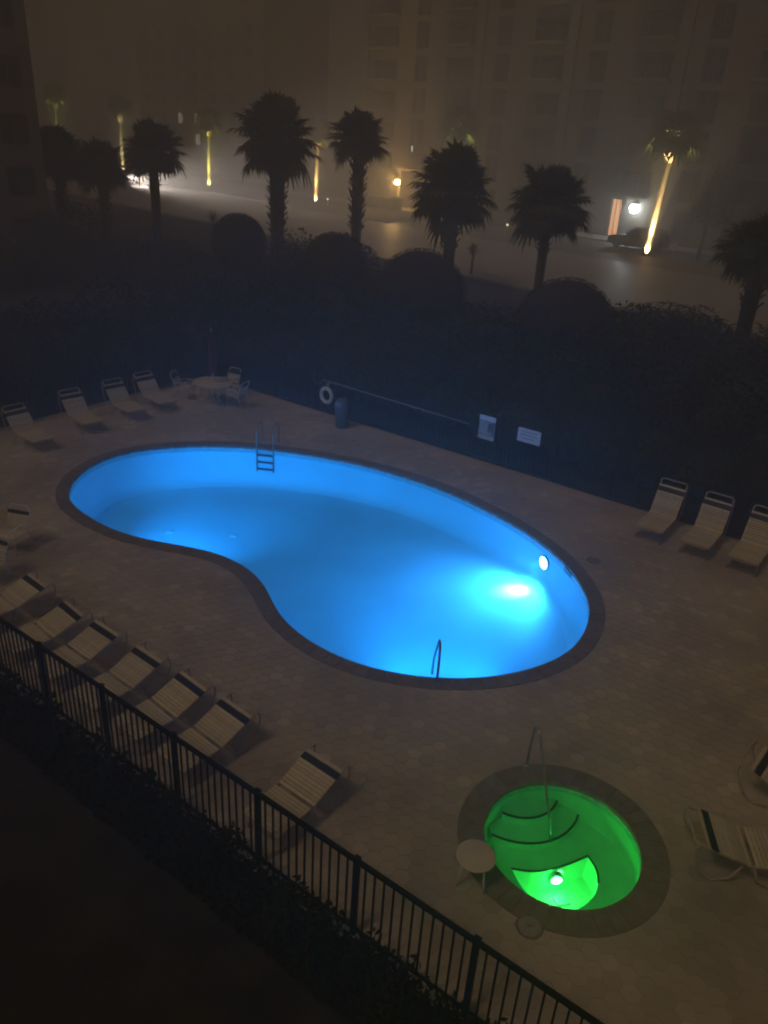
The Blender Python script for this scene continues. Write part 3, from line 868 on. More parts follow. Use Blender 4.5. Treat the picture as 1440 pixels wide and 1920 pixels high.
def build_signs():
    t = thing('sign', 'tall pool rules sign with pale top and tan bottom band on the back fence', 'sign', AB(-10.42, FB - 0.06, 1.10), DECK_ROT)
    MB().box((0, 0, 0), (0.56, 0.014, 0.76)).build('panel', M['sign_grey'], t)
    MB().box((0, -0.009, 0.30), (0.55, 0.003, 0.15)).build('header_band', M['sign'], t)
    MB().box((0, -0.009, -0.31), (0.55, 0.003, 0.12)).build('footer_band', M['sign_tan'], t)
    mb = MB()
    for k in range(9):
        w = random.uniform(0.30, 0.46); mb.box((-0.24 + w / 2, -0.0085, 0.18 - k * 0.046), (w, 0.002, 0.014))
    mb.build('lettering', M['sign'], t)
    MB().box((0.14, -0.0095, 0.02), (0.20, 0.002, 0.30)).build('printed_panel', M['print'], t)
    t = thing('sign', 'wide white sign right of the pool rules sign on the back fence', 'sign', AB(-9.01, FB - 0.06, 1.20), DECK_ROT)
    MB().box((0, 0, 0), (0.74, 0.014, 0.42)).build('panel', M['sign'], t)
    mb = MB()
    for k, w in enumerate((0.5, 0.58, 0.40)): mb.box((0, -0.0085, 0.11 - k * 0.10), (w, 0.002, 0.022))
    mb.build('lettering', M['sign_grey'], t)
build_signs()
for (x, y), m, lab in (((2.18, 6.66), M['lid'], 'pale round plastic lid set in the pavers below the green hot tub'),
                    ((5.12, 16.5), M['coping'], 'dark round skimmer lid in the pavers right of the pool lamp')):
    t = thing('access_lid', lab, 'lid', (x, y, 0.0))
    MB().lathe([(0.0, 0.016), (0.135, 0.016), (0.15, 0.012), (0.155, 0.0), (0.155, -0.03)][::-1], 28).build('cover', m, t)
    MB().lathe([(0.158, 0.0), (0.158, 0.009), (0.178, 0.008), (0.18, -0.02)][::-1], 28).build('collar', M['coping'], t)
    MB().box((0, 0, 0.019), (0.07, 0.018, 0.006)).build('handle', M['coping'], t)

# ------------------------------------------------------------------ plants
def leaf_cloud(mb, n, fn, size, flat=0.5):
    vs, fs = [], []
    for _ in range(n):
        p, nrm = fn()
        q = (nrm + Vector((random.uniform(-1, 1), random.uniform(-1, 1), random.uniform(-1, 1))) * flat).normalized()
        u = q.orthogonal().normalized(); u.rotate(Matrix.Rotation(random.uniform(0, 6.28), 3, q)); v = q.cross(u)
        l = size * random.uniform(0.7, 1.3); w = l * 0.5
        o = len(vs)
        vs += [p - u * l / 2, p + v * w / 2, p + u * l / 2 + q * l * 0.12, p - v * w / 2]
        fs.append((o, o + 1, o + 2, o + 3))
    mb.add(vs, fs)
def dome_pt(rx, rz, h0, lumps=None, depth=0.25):
    def fn():
        a = random.uniform(0, 6.283); z = random.uniform(-0.65, 1.0) ; s = math.sqrt(max(0, 1 - z * z))
        d = Vector((s * math.cos(a), s * math.sin(a), z))
        k = 1 - depth * random.random() ** 2
        if lumps:
            k *= 1 + sum(w * max(0, d.dot(l)) ** 6 for l, w in lumps)
        return Vector((d.x * rx * k, d.y * rx * k, h0 + d.z * rz * k)), d
    return fn
def inner_dome(rx, rz, h0):
    m = MB(); m.lathe([(0.001, h0 - rz), (rx * 0.6, h0 - rz * 0.8), (rx, h0 - rz * 0.2), (rx * 0.93, h0 + rz * 0.4), (rx * 0.6, h0 + rz * 0.8), (0.001, h0 + rz)], 14)
    return m
shrub_meshes = []
for k in range(4):
    lumps = [(Vector((random.uniform(-1, 1), random.uniform(-1, 1), random.uniform(-0.1, 1))).normalized(), random.uniform(0.15, 0.45)) for _ in range(7)]
    mb = MB(); leaf_cloud(mb, 1500, dome_pt(0.85, 0.85, 0.85, lumps, 0.45), 0.13, 0.9)
    shrub_meshes.append((mb.mesh('foliage', M['leaf']), inner_dome(0.62, 0.72, 0.72).mesh('branches', M['dark_bark'])))
def shrub(x, y, sx, sz, label, group, name='shrub', rz=None):
    k = random.randrange(4)
    t = thing(name, label, 'shrub', (x, y, ground_z(x, y)), random.uniform(0, 6.28), group)
    o = link('foliage', shrub_meshes[k][0], t); o.scale = (sx, sx, sz)
    o = link('branches', shrub_meshes[k][1], t); o.scale = (sx, sx, sz)
    return t
def build_ground_cover():
    mb = MB()
    def fn():
        a_ = random.uniform(-15.5, 2.0); u = random.random(); b_ = 5.11 - 0.75 * u
        h = (0.66 - 0.5 * u) * (0.8 + 0.35 * math.sin(a_ * 3.1) * math.sin(a_ * 7.7 + 1))
        return AB(a_, b_, random.uniform(0.25, 1.0) * h - 0.05), Vector((0, -0.3, 0.9))
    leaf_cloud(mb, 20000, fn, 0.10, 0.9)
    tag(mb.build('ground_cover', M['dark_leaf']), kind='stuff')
build_ground_cover()
SG = 'dark shrubs in the planting bed behind the pool'
a = -24.0
for (b, step, s0, h0) in ((21.95, 1.5, 1.2, 1.15), (23.8, 1.9, 1.6, 1.35), (26.6, 2.3, 1.9, 1.15), (29.6, 2.8, 2.2, 0.9)):
    a = -25.5 + random.random()
    while a < 8:
        p = AB(a + random.uniform(-0.3, 0.3), b + random.uniform(-0.35, 0.35))
        s = s0 * random.uniform(0.9, 1.15)
        a += step * random.uniform(0.85, 1.1)
        if any((p.to_2d() - Vector(q)).length < 3.0 + 0.5 * s for q in ((-8.35, 42.0), (-3.05, 38.0), (0.93, 34.0), (6.45, 30.0))): continue
        shrub(p.x, p.y, s, h0 * random.uniform(0.85, 1.2), 'dark rounded shrub in the unlit planting bed behind the pool', SG)
SG2 = 'dark shrubs beyond the left end of the deck'
b = 8.0
while b < 32:
    for a_ in (-24.6, -27.0):
        p = AB(a_ + random.uniform(-0.3, 0.3), b)
        shrub(p.x, p.y, random.uniform(1.3, 1.7), random.uniform(1.2, 1.7), 'dark shrub growing behind the fence left of the pool deck', SG2)
    b += random.uniform(1.6, 2.0)
SG3 = 'dark shrubs between the clipped domes'
for x, y, s_, h_ in ((4.3, 28.2, 1.9, 1.5), (6.0, 27.3, 2.0, 1.55), (7.8, 27.6, 2.0, 1.5), (9.3, 29.2, 2.0, 1.4), (3.9, 31.2, 1.8, 1.25), (9.6, 31.4, 1.9, 1.2), (11.4, 30.2, 1.9, 1.2),
                     (13.2, 28.6, 2.0, 1.2), (11.8, 32.6, 1.8, 1.0), (15.2, 28.8, 2.0, 1.15), (17.2, 27.0, 2.0, 1.2), (-1.0, 31.4, 2.0, 1.5), (1.0, 30.9, 2.1, 1.5), (2.9, 32.2, 1.8, 1.2),
                     (-5.9, 40.2, 1.9, 1.45), (-5.4, 36.9, 2.0, 1.4), (-3.2, 35.2, 2.1, 1.5), (-1.0, 36.6, 1.6, 1.2), (-10.4, 40.9, 1.9, 1.4), (-8.4, 39.4, 2.0, 1.4), (-12.6, 42.5, 2.0, 1.3), (-14.6, 44.0, 2.0, 1.2)):
    shrub(x, y, s_, h_, 'dark shrub filling the bed around the clipped dome shrubs', SG3)
# clipped domes
def clipped_dome(x, y, r, top, label):
    gz = ground_z(x, y); t = thing('clipped_shrub', label, 'shrub', (x, y, gz), 0, 'clipped dome shrubs before the street')
    h = top - gz; rz = r * 0.98; h0 = h - rz
    mb = MB()
    leaf_cloud(mb, 4200, dome_pt(r, rz, h0, None, 0.06), 0.10, 0.6)
    def col_pt():
        a_ = random.uniform(0, 6.283); z = random.uniform(0.0, h0)
        d = Vector((math.cos(a_), math.sin(a_), 0)); k = r * (0.80 + 0.2 * z / h0) * random.uniform(0.93, 1.0)
        return Vector((d.x * k, d.y * k, z)), d
    leaf_cloud(mb, 1800, col_pt, 0.11, 0.7)
    mb.build('foliage', M['leaf'], t)
    m = MB(); m.lathe([(r * 0.70, 0.02), (r * 0.82, h0 * 0.6), (r * 0.93, h0), (r * 0.86, h0 + rz * 0.45), (r * 0.62, h0 + rz * 0.73), (r * 0.3, h0 + rz * 0.9), (0.001, h0 + rz * 0.94)], 24)
    m.build('branches', M['dark_bark'], t)
clipped_dome(-8.35, 42.0, 1.42, 4.90, 'clipped dome shrub with the bright road behind it, leftmost of four')
clipped_dome(-3.05, 38.0, 1.62, 4.72, 'clipped dome shrub below the second tall dark palm, second of four from the left')
clipped_dome(0.93, 34.0, 2.05, 4.74, 'widest clipped dome shrub, below the broad dark palm in the middle')
clipped_dome(6.45, 30.0, 1.95, 4.52, 'clipped dome shrub below the right dark palm, rightmost of four')

# palms: fan leaves on a heart
def fan_leaf(mb, base, d, petiole, fan, droop, n=13, w=1.25):
    d = d.normalized()
    side = d.cross(Vector((0, 0, 1)))
    side = side.normalized() if side.length > 0.05 else Vector((1, 0, 0))
    nrm = side.cross(d).normalized()
    hub = base + d * petiole + Vector((0, 0, -droop * petiole * 0.35))
    vs = [base + side * 0.03, base - side * 0.03, hub - side * 0.02, hub + side * 0.02]
    fs = [(0, 1, 2, 3)]
    d2 = (d + Vector((0, 0, -droop * 0.55))).normalized(); nrm = side.cross(d2).normalized()
    for k in range(n):
        an = R(-115 + 230 * k / (n - 1)); l = fan * (1.0 - 0.30 * abs(an) / 2.0) * random.uniform(0.88, 1.08)
        e = d2 * math.cos(an) + side * math.sin(an)
        pw = e.cross(nrm).normalized() * (fan * w / n)
        mid = hub + e * l * 0.55 + nrm * (0.05 * fan); tip = hub + e * l + Vector((0, 0, -droop * l * 0.45 - 0.1 * l))
        o = len(vs); vs += [hub, mid + pw, tip, mid - pw]; fs.append((o, o + 1, o + 2, o + 3))
    mb.add(vs, fs)
def crown_dirs(n, lo=-55, hi=88):
    out = []
    for i in range(n):
        el = R(lo + (hi - lo) * ((i + 0.5) / n) ** 0.85) ; az = i * 2.39996 + random.uniform(-0.25, 0.25)
        out.append(Vector((math.cos(az) * math.cos(el), math.sin(az) * math.cos(el), math.sin(el))))
    return out
crown_meshes = []
for k in range(3):
    mb = MB()
    lump = [(Vector((random.uniform(-1, 1), random.uniform(-1, 1), random.uniform(-0.6, 1))).normalized(), random.uniform(-0.16, 0.16)) for _ in range(6)]
    for d in crown_dirs(190, -42, 88):
        kk = 1 + sum(w * max(0, d.dot(l)) ** 4 for l, w in lump)
        fan_leaf(mb, Vector((0, 0, 0)), d, random.uniform(0.24, 0.66) * kk, random.uniform(0.28, 0.44) * kk, max(0.10, 0.42 - 0.36 * d.z) * random.uniform(0.5, 1.7), 12)
    crown_meshes.append(mb.mesh('crown', M['palm_leaf']))
def trunk_mesh(h, r0, r1, boots=0.35, lean=(0, 0), boot_size=0.14, m='dark_bark'):
    mb = MB(); k = 9
    pts = [(lean[0] * (i / k) ** 1.5, lean[1] * (i / k) ** 1.5, h * i / k) for i in range(k + 1)]
    rs = [r0 * (1.25 if i == 0 else 1) + (r1 - r0) * i / k for i in range(k + 1)]
    mb.tube(pts, rs, 12)
    # old leaf bases on the upper part
    z = h * (1 - boots); i = 0
    while z < h:
        u = z / h; c = Vector((lean[0] * u ** 1.5, lean[1] * u ** 1.5, z)); rr = r0 + (r1 - r0) * u
        az = i * 2.39996; o = Vector((math.cos(az), math.sin(az), 0))
        mb.bar(c + o * rr * 0.7, c + o * (rr + boot_size) + Vector((0, 0, boot_size * 1.6)), boot_size * 0.8, 0.05)
        z += 0.07; i += 1
    return mb.mesh('trunk', M[m])
def palm(name, x, y, zbase, ztop, cz, crx, crz, label, group, r=0.17, boots=0.4, bsize=0.14, lean=(0, 0), k=0, m='dark_bark'):
    zb = ground_z(x, y) if zbase is None else zbase
    t = thing(name, label, 'palm tree', (x, y, zb), random.uniform(0, 6.28) if lean == (0, 0) else 0, group)
    link('trunk', trunk_mesh(ztop - zb, r, r * 1.15, boots, lean, bsize, m), t)
    o = link('crown', crown_meshes[k % 3], t, (lean[0], lean[1], cz - zb)); o.scale = (crx, crx, crz)
    return t
PG = 'dark unlit palms standing before the street'
palm('palm_tree', -15.5, 52, None, 6.7, 7.2, 2.35, 1.95, 'dark palm left of the bright road, with a slender bare trunk', PG, 0.27, 0.35, 0.14, k=0)
palm('palm_tree', -7.55, 50, None, 7.6, 8.2, 3.0, 2.75, 'tallest dark palm with a thick trunk left of the middle', PG, 0.40, 0.75, 0.24, k=1)
palm('palm_tree', -2.75, 50, None, 8.0, 8.6, 2.3, 1.9, 'tall dark palm with shaggy trunk left of the amber porch lamp', PG, 0.30, 0.7, 0.24, k=2)
palm('palm_tree', 2.70, 45, None, 5.9, 6.35, 2.9, 2.65, 'broad dark palm right beside the amber porch lamp', PG, 0.32, 0.6, 0.2, k=0)
palm('palm_tree', 7.15, 41, None, 5.7, 6.15, 2.55, 2.15, 'dark palm between the porch and the lit orange doorway', PG, 0.22, 0.45, 0.16, k=1)
palm('palm_tree', 14.1, 32, None, 5.2, 5.65, 2.3, 1.6, 'dark palm cut by the right photo edge', PG, 0.28, 0.5, 0.18, k=2)
palm('palm_tree', -20.6, 50, None, 6.2, 6.6, 2.2, 1.9, 'dark palm at the far left, closest to the side building', PG, 0.24, 0.6, 0.2, k=1)
palm('palm_tree', -18.2, 50.5, None, 5.9, 6.2, 2.2, 1.9, 'dark palm at the far left, right one of a touching pair', PG, 0.24, 0.6, 0.2, k=2)
for x, y, s, h in ((-19.4, 47, 2.4, 2.0), (-21.5, 44, 2.6, 1.7), (-16.5, 45, 2.2, 1.2), (-13.0, 45, 2.2, 1.1)):
    shrub(x, y, s, h, 'broad dark shrub at the foot of the dark palms on the left', 'dark shrubs under the left palms')
# lit palms along the far kerb
LG = 'palms lit from below along the far side of the street'
def uplight(x, y, z, energy, color, label, r=0.0, crown_e=42000, spot=76):
    t = thing('ground_spotlight', label, 'spotlight', (x, y, z), ST_ROT, 'ground spotlights at the palms')
    MB().lathe([(0.05, 0.0), (0.06, 0.02), (0.075, 0.14), (0.07, 0.14), (0.05, 0.05)], 14).build('housing', M['black'], t)
    light('spot', 'SPOT', (0, 0, 0.16), energy, color, t, None, 0.05, spot, 0.7).rotation_euler = Vector((0, 0.16, 1)).to_track_quat('-Z', 'Y').to_euler()
    MB().lathe([(0.05, 0.0), (0.06, 0.02), (0.075, 0.14), (0.07, 0.14), (0.05, 0.05)], 14, (0.16, -0.12, 0)).build('housing', M['black'], t)  # second housing and spot, added to brighten the crown
    light('crown_spot', 'SPOT', (0.16, -0.12, 0.16), crown_e, (color[0], color[1] * 1.15, color[2]), t, None, 0.05, 27, 0.8).rotation_euler = Vector((-0.02, 0.075, 1)).to_track_quat('-Z', 'Y').to_euler()
    return t
def frond_palm(x, y, zb, ztop, cx, cy, cz, R_, label, n=40):
    t = thing('lit_palm', label, 'palm tree', (x, y, zb), 0, LG)
    link('trunk', trunk_mesh(ztop - zb, 0.26, 0.17, 0.16, (cx - x, cy - y), 0.30, 'bark'), t)
    protos = []
    for k in range(5):
        mb = MB(); fan_leaf(mb, Vector((0, 0, 0)), Vector((1, 0, 0.0)), 0.45, 0.6, 0.35 + 0.15 * k, 13)
        protos.append(mb.mesh('frond', M['palm_leaf']))
    for i, d in enumerate(crown_dirs(n, -30, 85)):
        o = link('frond', protos[i % 5], t, (cx - x, cy - y, ztop - zb + 0.55))
        el = math.asin(max(-1, min(1, d.z))); az = math.atan2(d.y, d.x)
        o.rotation_euler = (0, -el, az); o.scale = (R_,) * 3
    return t
frond_palm(19.07, 63.45, 1.5, 9.2, 19.42, 63.2, 10.4, 2.3, 'tall palm with its trunk lit bright orange white in front of the parked car')
uplight(18.90, 63.08, STREET_Z + 0.02, 6500, (1.0, 0.66, 0.34), 'small ground spotlight at the foot of the orange lit palm on the right', crown_e=75000)
for (x, y, zt, cz, cr, lab, en, colr, splab) in ((-24.7, 106.2, 8.0, 9.9, 1.9, 'lit palm with yellow green trunk beyond the bright road', 4500, (0.95, 0.80, 0.16), 'small ground spotlight at the foot of the yellow green lit palm'),
                          (-9.62, 91.5, 7.6, 9.2, 1.7, 'lit palm whose glowing trunk foot shows between two dark palms', 4500, (1.0, 0.62, 0.26), 'small ground spotlight at the palm between the two tallest dark palms'),
                          (4.4, 77.8, 8.9, 10.2, 2.1, 'lit palm whose pale green crown rises above the broad dark palm', 3000, (0.95, 0.85, 0.4), 'small ground spotlight hidden behind the broad dark palm'),
                          (-40.8, 122.0, 9.0, 11.0, 2.0, 'faint lit palm in the fog at the far left', 9000, (1.0, 0.8, 0.45), 'small ground spotlight far left in the fog behind the dark palms'),
                          (-55.5, 136.0, 10.5, 12.2, 2.0, 'very faint palm crown in the fog at the left photo edge', 9000, (0.9, 0.85, 0.3), 'small ground spotlight at the faintest palm in the fog')):
    frond_palm(x, y, STREET_Z, zt + 0.3, x + 0.2, y, cz, cr * 1.05, lab)
    d = Vector((-x, -y, 0)).normalized() * 0.42
    uplight(x + d.x, y + d.y, STREET_Z + 0.02, en, colr, splab)
# small spiky plants against the road
def spiky(x, y, h, r, label):
    t = thing('yucca', label, 'plant', (x, y, ground_z(x, y)), 0, 'small spiky plants beside the road')
    mb = MB()
    for d in crown_dirs(34, 0, 80):
        p = Vector((0, 0, h * 0.55)); tip = p + d * r + Vector((0, 0, -0.12 * r)); side = d.cross(Vector((0, 0, 1))).normalized() * 0.04
        m_ = p + d * r * 0.5 + Vector((0, 0, 0.05))
        mb.add([p, m_ + side, tip, m_ - side], [(0, 1, 2, 3)])
    mb.build('leaves', M['palm_leaf'], t)
    MB().tube([(0, 0, 0), (0, 0, h * 0.6)], [0.09, 0.06], 8).build('stem', M['dark_bark'], t)
spiky(-12.2, 53.5, 2.5, 1.25, 'spiky dark plant in front of the bright road, left of the domes')
spiky(4.4, 49.0, 2.0, 1.0, 'spiky dark plant right of the broad dark palm')
# far trees and hedges before the buildings
def leafy_tree(x, y, h, r, label):
    t = thing('leafy_tree', label, 'tree', (x, y, STREET_Z), 0)
    MB().tube([(0, 0, 0), (0.05, 0, h * 0.3), (0, 0.1, h * 0.7)], [0.16, 0.13, 0.06], 8).build('trunk', M['dark_bark'], t)
    lumps = [(Vector((random.uniform(-1, 1), random.uniform(-1, 1), random.uniform(-0.5, 1))).normalized(), random.uniform(0.2, 0.5)) for _ in range(8)]
    mb = MB(); leaf_cloud(mb, 1600, dome_pt(r * 0.85, h * 0.33, h * 0.62, lumps, 0.5), 0.22, 0.9)
    mb.build('crown', M['leaf'], t)
leafy_tree(22.9, 63.0, 6.2, 1.5, 'dark slim tree right of the orange lit palm')
leafy_tree(26.5, 60.5, 5.0, 1.6, 'dark tree before the building near the right photo edge')
def clipped_hedge(s, n, L, W, H, label):
    t = thing('clipped_hedge', label, 'hedge', SN(s, n, STREET_Z), ST_ROT, 'clipped hedges before the buildings')
    MB().box((0, 0, H / 2 - 0.04), (L - 0.25, W - 0.25, H - 0.2)).build('branches', M['dark_bark'], t)
    mb = MB()
    def fn():
        f = random.randrange(3); x, y, z = random.uniform(-L / 2, L / 2), random.uniform(-W / 2, W / 2), random.uniform(0, H)
        if f == 0: return Vector((x, y, H + random.uniform(-0.1, 0.05))), Vector((0, 0, 1))
        if f == 1: return Vector((x, -W / 2 + random.uniform(-0.05, 0.1), z)), Vector((0, -1, 0))
        return Vector((math.copysign(L / 2, x) + random.uniform(-0.1, 0.05), y, z)), Vector((math.copysign(1, x), 0, 0))
    leaf_cloud(mb, 1400, fn, 0.2, 0.7); mb.build('foliage', M['leaf'], t)
clipped_hedge(-66.0, 63.5, 6.0, 1.5, 1.3, 'low dark clipped hedge in front of the amber lit porch')
clipped_hedge(-24.0, 65.5, 8.0, 1.4, 1.5, 'low clipped hedge before the building right of the white lantern')
clipped_hedge(-82.0, 57.5, 9.0, 1.6, 1.2, 'low hedge beyond the bright road between two lit palms')

# ------------------------------------------------------------------ buildings
def facade(t, x0, x1, z0, z1, wins, y, depth=0.22, m='stucco', wall_name='wall'):
    xs = sorted(set([x0, x1] + [w[0] for w in wins] + [w[1] for w in wins]))
    zs = sorted(set([z0, z1] + [w[2] for w in wins] + [w[3] for w in wins]))
    mb = MB()
    def covered(x, z): return any(w[0] < x < w[1] and w[2] < z < w[3] for w in wins)
    for i in range(len(xs) - 1):
        j = 0
        while j < len(zs) - 1:
            if covered((xs[i] + xs[i + 1]) / 2, (zs[j] + zs[j + 1]) / 2): j += 1; continue
            k = j
            while k < len(zs) - 1 and not covered((xs[i] + xs[i + 1]) / 2, (zs[k] + zs[k + 1]) / 2): k += 1
            mb.add([(xs[i], y, zs[j]), (xs[i + 1], y, zs[j]), (xs[i + 1], y, zs[k]), (xs[i], y, zs[k])], [(0, 1, 2, 3)])
            j = k
    dep0 = depth
    for w in wins:
        a, b, c, d = w[:4]; depth = w[5] if len(w) > 5 else dep0
        mb.add([(a, y, c), (b, y, c), (b, y, d), (a, y, d), (a, y + depth, c), (b, y + depth, c), (b, y + depth, d), (a, y + depth, d)],
               [(0, 4, 5, 1), (1, 5, 6, 2), (2, 6, 7, 3), (3, 7, 4, 0)])
    mb.build(wall_name, M[m], t)
    for w in wins:
        depth = w[5] if len(w) > 5 else dep0
        a, b, c, d = w[:4]; gm = w[4] if len(w) > 4 else 'glass'
        o = MB().box(((a + b) / 2, y + depth, (c + d) / 2), (b - a - 0.01, 0.02, d - c - 0.01)).build('window', M[gm], t)
        f = MB(); e = 0.07
        f.box(((a + b) / 2, y + depth - 0.04, c + e / 2), (b - a - 0.01, 0.06, e)); f.box(((a + b) / 2, y + depth - 0.04, d - e / 2), (b - a - 0.01, 0.06, e))
        f.box((a + e / 2, y + depth - 0.04, (c + d) / 2), (e, 0.05, d - c - 2 * e)); f.box((b - e / 2, y + depth - 0.04, (c + d) / 2), (e, 0.05, d - c - 2 * e))
        if b - a > 1.2: f.box(((a + b) / 2, y + depth - 0.04, (c + d) / 2), (e, 0.045, d - c - 2 * e))
        f.build('frame', M['win_frame'], o)
def build_apartments():
    S0, S1, N0 = -74.0, -6.0, 68.0
    t = thing('apartment_building', 'large beige apartment building fading into the fog behind the street', 'building', SN(S0, N0, STREET_Z), ST_ROT)
    L = S1 - S0; H = 23.6
    wins = []
    cx = S0 + 3.6; k = 0
    while cx < S1 - 2.5:
        wide = k % 2 == 0
        for fl in range(8):
            zc = 12.2 - STREET_Z + 3.0 * (fl - 3)
            if fl == 0: zc -= 0.1
            w, h = (1.75, 0.95) if wide else (0.9, 1.25)
            x = cx - S0
            if fl == 0 and (abs(cx + 39.7) < 4.5 or -66.5 < cx < -57): continue
            gm = 'glass'
            wins.append((x - w, x + w, zc - h, zc + h, gm, 1.3 if wide else 0.25))
        cx += 5.35; k += 1
    wins.append((-39.98 - S0, -38.95 - S0, 0.02, 3.25, 'em_door'))        # lit doorway
    wins.append((-66.0 - S0, -65.5 - S0, 5.62, 6.35, 'em_cyan'))
    wins = [w for w in wins if not (w[4] == 'glass' and w[0] < -65.5 - S0 + 0.2 and w[1] > -66.2 - S0 and w[2] < 6.4 and w[3] > 5.5)]
    facade(t, 0, L, 0, H, wins, 0.0)
    # mass behind the front
    m = MB(); m.box((L / 2, 10.2, H / 2 - 0.02), (L - 0.02, 17.6, H - 0.1)); m.build('rear_wall', M['stucco'], t)
    MB().box((L / 2, 8.9, H + 0.2), (L + 0.8, 19.0, 0.4)).build('roof', M['cornice'], t)
    MB().box((L / 2, -0.12, 12.05), (L, 0.24, 0.28)).build('cornice', M['cornice'], t)
    # vertical pilasters between bays
    x = 6.1
    pm = MB().box((0, -0.16, H / 2), (0.9, 0.32, H - 0.06)).mesh('pilaster', M['cornice'])
    for q in (0.6, 16.9, 27.6, 38.3, 49.0, 59.7, L - 0.6): link('pilaster', pm, t, (q, 0, 0))
    # balconies on the wide bays
    for x, z in [((w[0] + w[1]) / 2, w[2]) for w in wins if w[4] == 'glass' and w[1] - w[0] > 3]:
        if z < 3: continue
        o = MB().box((x, -0.55, z - 0.12), (4.0, 1.1, 0.16)).build('balcony', M['cornice'], t)
        r = MB().box((x, -1.06, z + 0.92), (4.0, 0.05, 0.05))
        for i in range(21): r.box((x - 1.95 + 0.195 * i, -1.06, z + 0.43), (0.03, 0.03, 0.94))
        r.build('railing', M['win_frame'], o)
    # door leaf line in the lit doorway
    MB().box((-39.50 - S0, 0.14, 1.63), (0.06, 0.05, 3.2)).build('door_stile', M['bark'], t)
    # porch with amber lantern
    px0, px1 = -65.2 - S0, -58.4 - S0
    MB().box(((px0 + px1) / 2, -1.3, 3.95), (px1 - px0, 2.6, 0.3)).build('porch_roof', M['cornice'], t)
    for q in (px0 + 0.3, px1 - 0.3): MB().box((q, -2.3, 1.9), (0.34, 0.34, 3.8)).build('porch_column', M['cornice'], t)
    return t, S0
apt, AS0 = build_apartments()
def lantern(name, s, n, z, m, energy, colr, label, r=0.16):
    t = thing(name, label, 'lantern', SN(s, n, z), ST_ROT)
    MB().lathe([(0.0, -r), (r * 0.7, -r * 0.75), (r, 0.0), (r * 0.7, r * 0.75), (0.0, r)], 16).build('globe', M[m], t)
    MB().lathe([(r * 0.75, r * 0.75), (r * 0.8, r * 0.95), (0.0, r * 1.5)], 16).build('cap', M['black'], t)
    MB().bar((0, r * 0.8, 0), (0, 0.46, 0), 0.05, 0.05).build('bracket', M['black'], t)
    light('bulb', 'POINT', (0, -r - 0.12, 0), energy, colr, t, None, r)
    return t
lantern('wall_lantern', -37.3, 67.5, 4.15, 'em_white', 220, (0.85, 0.96, 1.0), 'bright white lantern on the building beside the orange doorway', 0.44)
lantern('porch_lantern', -64.75, 65.15, 4.2, 'em_amber', 1500, (1.0, 0.60, 0.20), 'amber lantern glowing on the porch column of the fogged building', 0.31)
def build_wing():
    t = thing('apartment_building', 'dim side building at the left photo edge beyond the pool', 'building', (-34.2, 41.3, 0.0), R(26))
    L, H = 15.2, 19.0
    wins = [(x - 0.75, x + 0.75, z - 0.8, z + 0.8) for x in (1.8, 5.2, 8.6, 12.0, 13.9) for z in (2.6, 5.3, 8.0, 10.8, 13.6)]
    wins = [w for w in wins if w[0] < 13 or True]
    wins = [w for w in wins if not (11 < w[0] < 13)]
    facade(t, 0, L, 0, H, wins, 0.0, m='pale_stucco')
    MB().box((L / 2, 6.2, H / 2), (L - 0.01, 11.6, H - 0.06)).build('rear_wall', M['pale_stucco'], t)
    MB().box((L / 2, 6.0, H + 0.15), (L + 0.5, 12.8, 0.3)).build('roof', M['cornice'], t)
    return t
build_wing()
def build_far():
    t = thing('apartment_building', 'distant building almost lost in the fog, with three faint lit windows', 'building', SN(-140, 76, STREET_Z), ST_ROT)
    wins = []
    lit = {(2, 2), (3, 2), (3, 1)}
    for i in range(7):
        for f in range(7):
            gm = 'em_dimwin' if (i, f) in lit else 'glass'
            x = 3 + 5 * i; z = 1.7 + 3 * f
            wins.append((x - 0.8, x + 0.8, z - 0.8, z + 0.8, gm))
    facade(t, 0, 36, 0, 24.0, wins, 0.0)
    MB().box((18, 6.3, 12.0), (35.98, 12.0, 23.9)).build('rear_wall', M['stucco'], t)
    MB().box((18, 6.2, 24.15), (36.6, 13.0, 0.3)).build('roof', M['cornice'], t)
build_far()

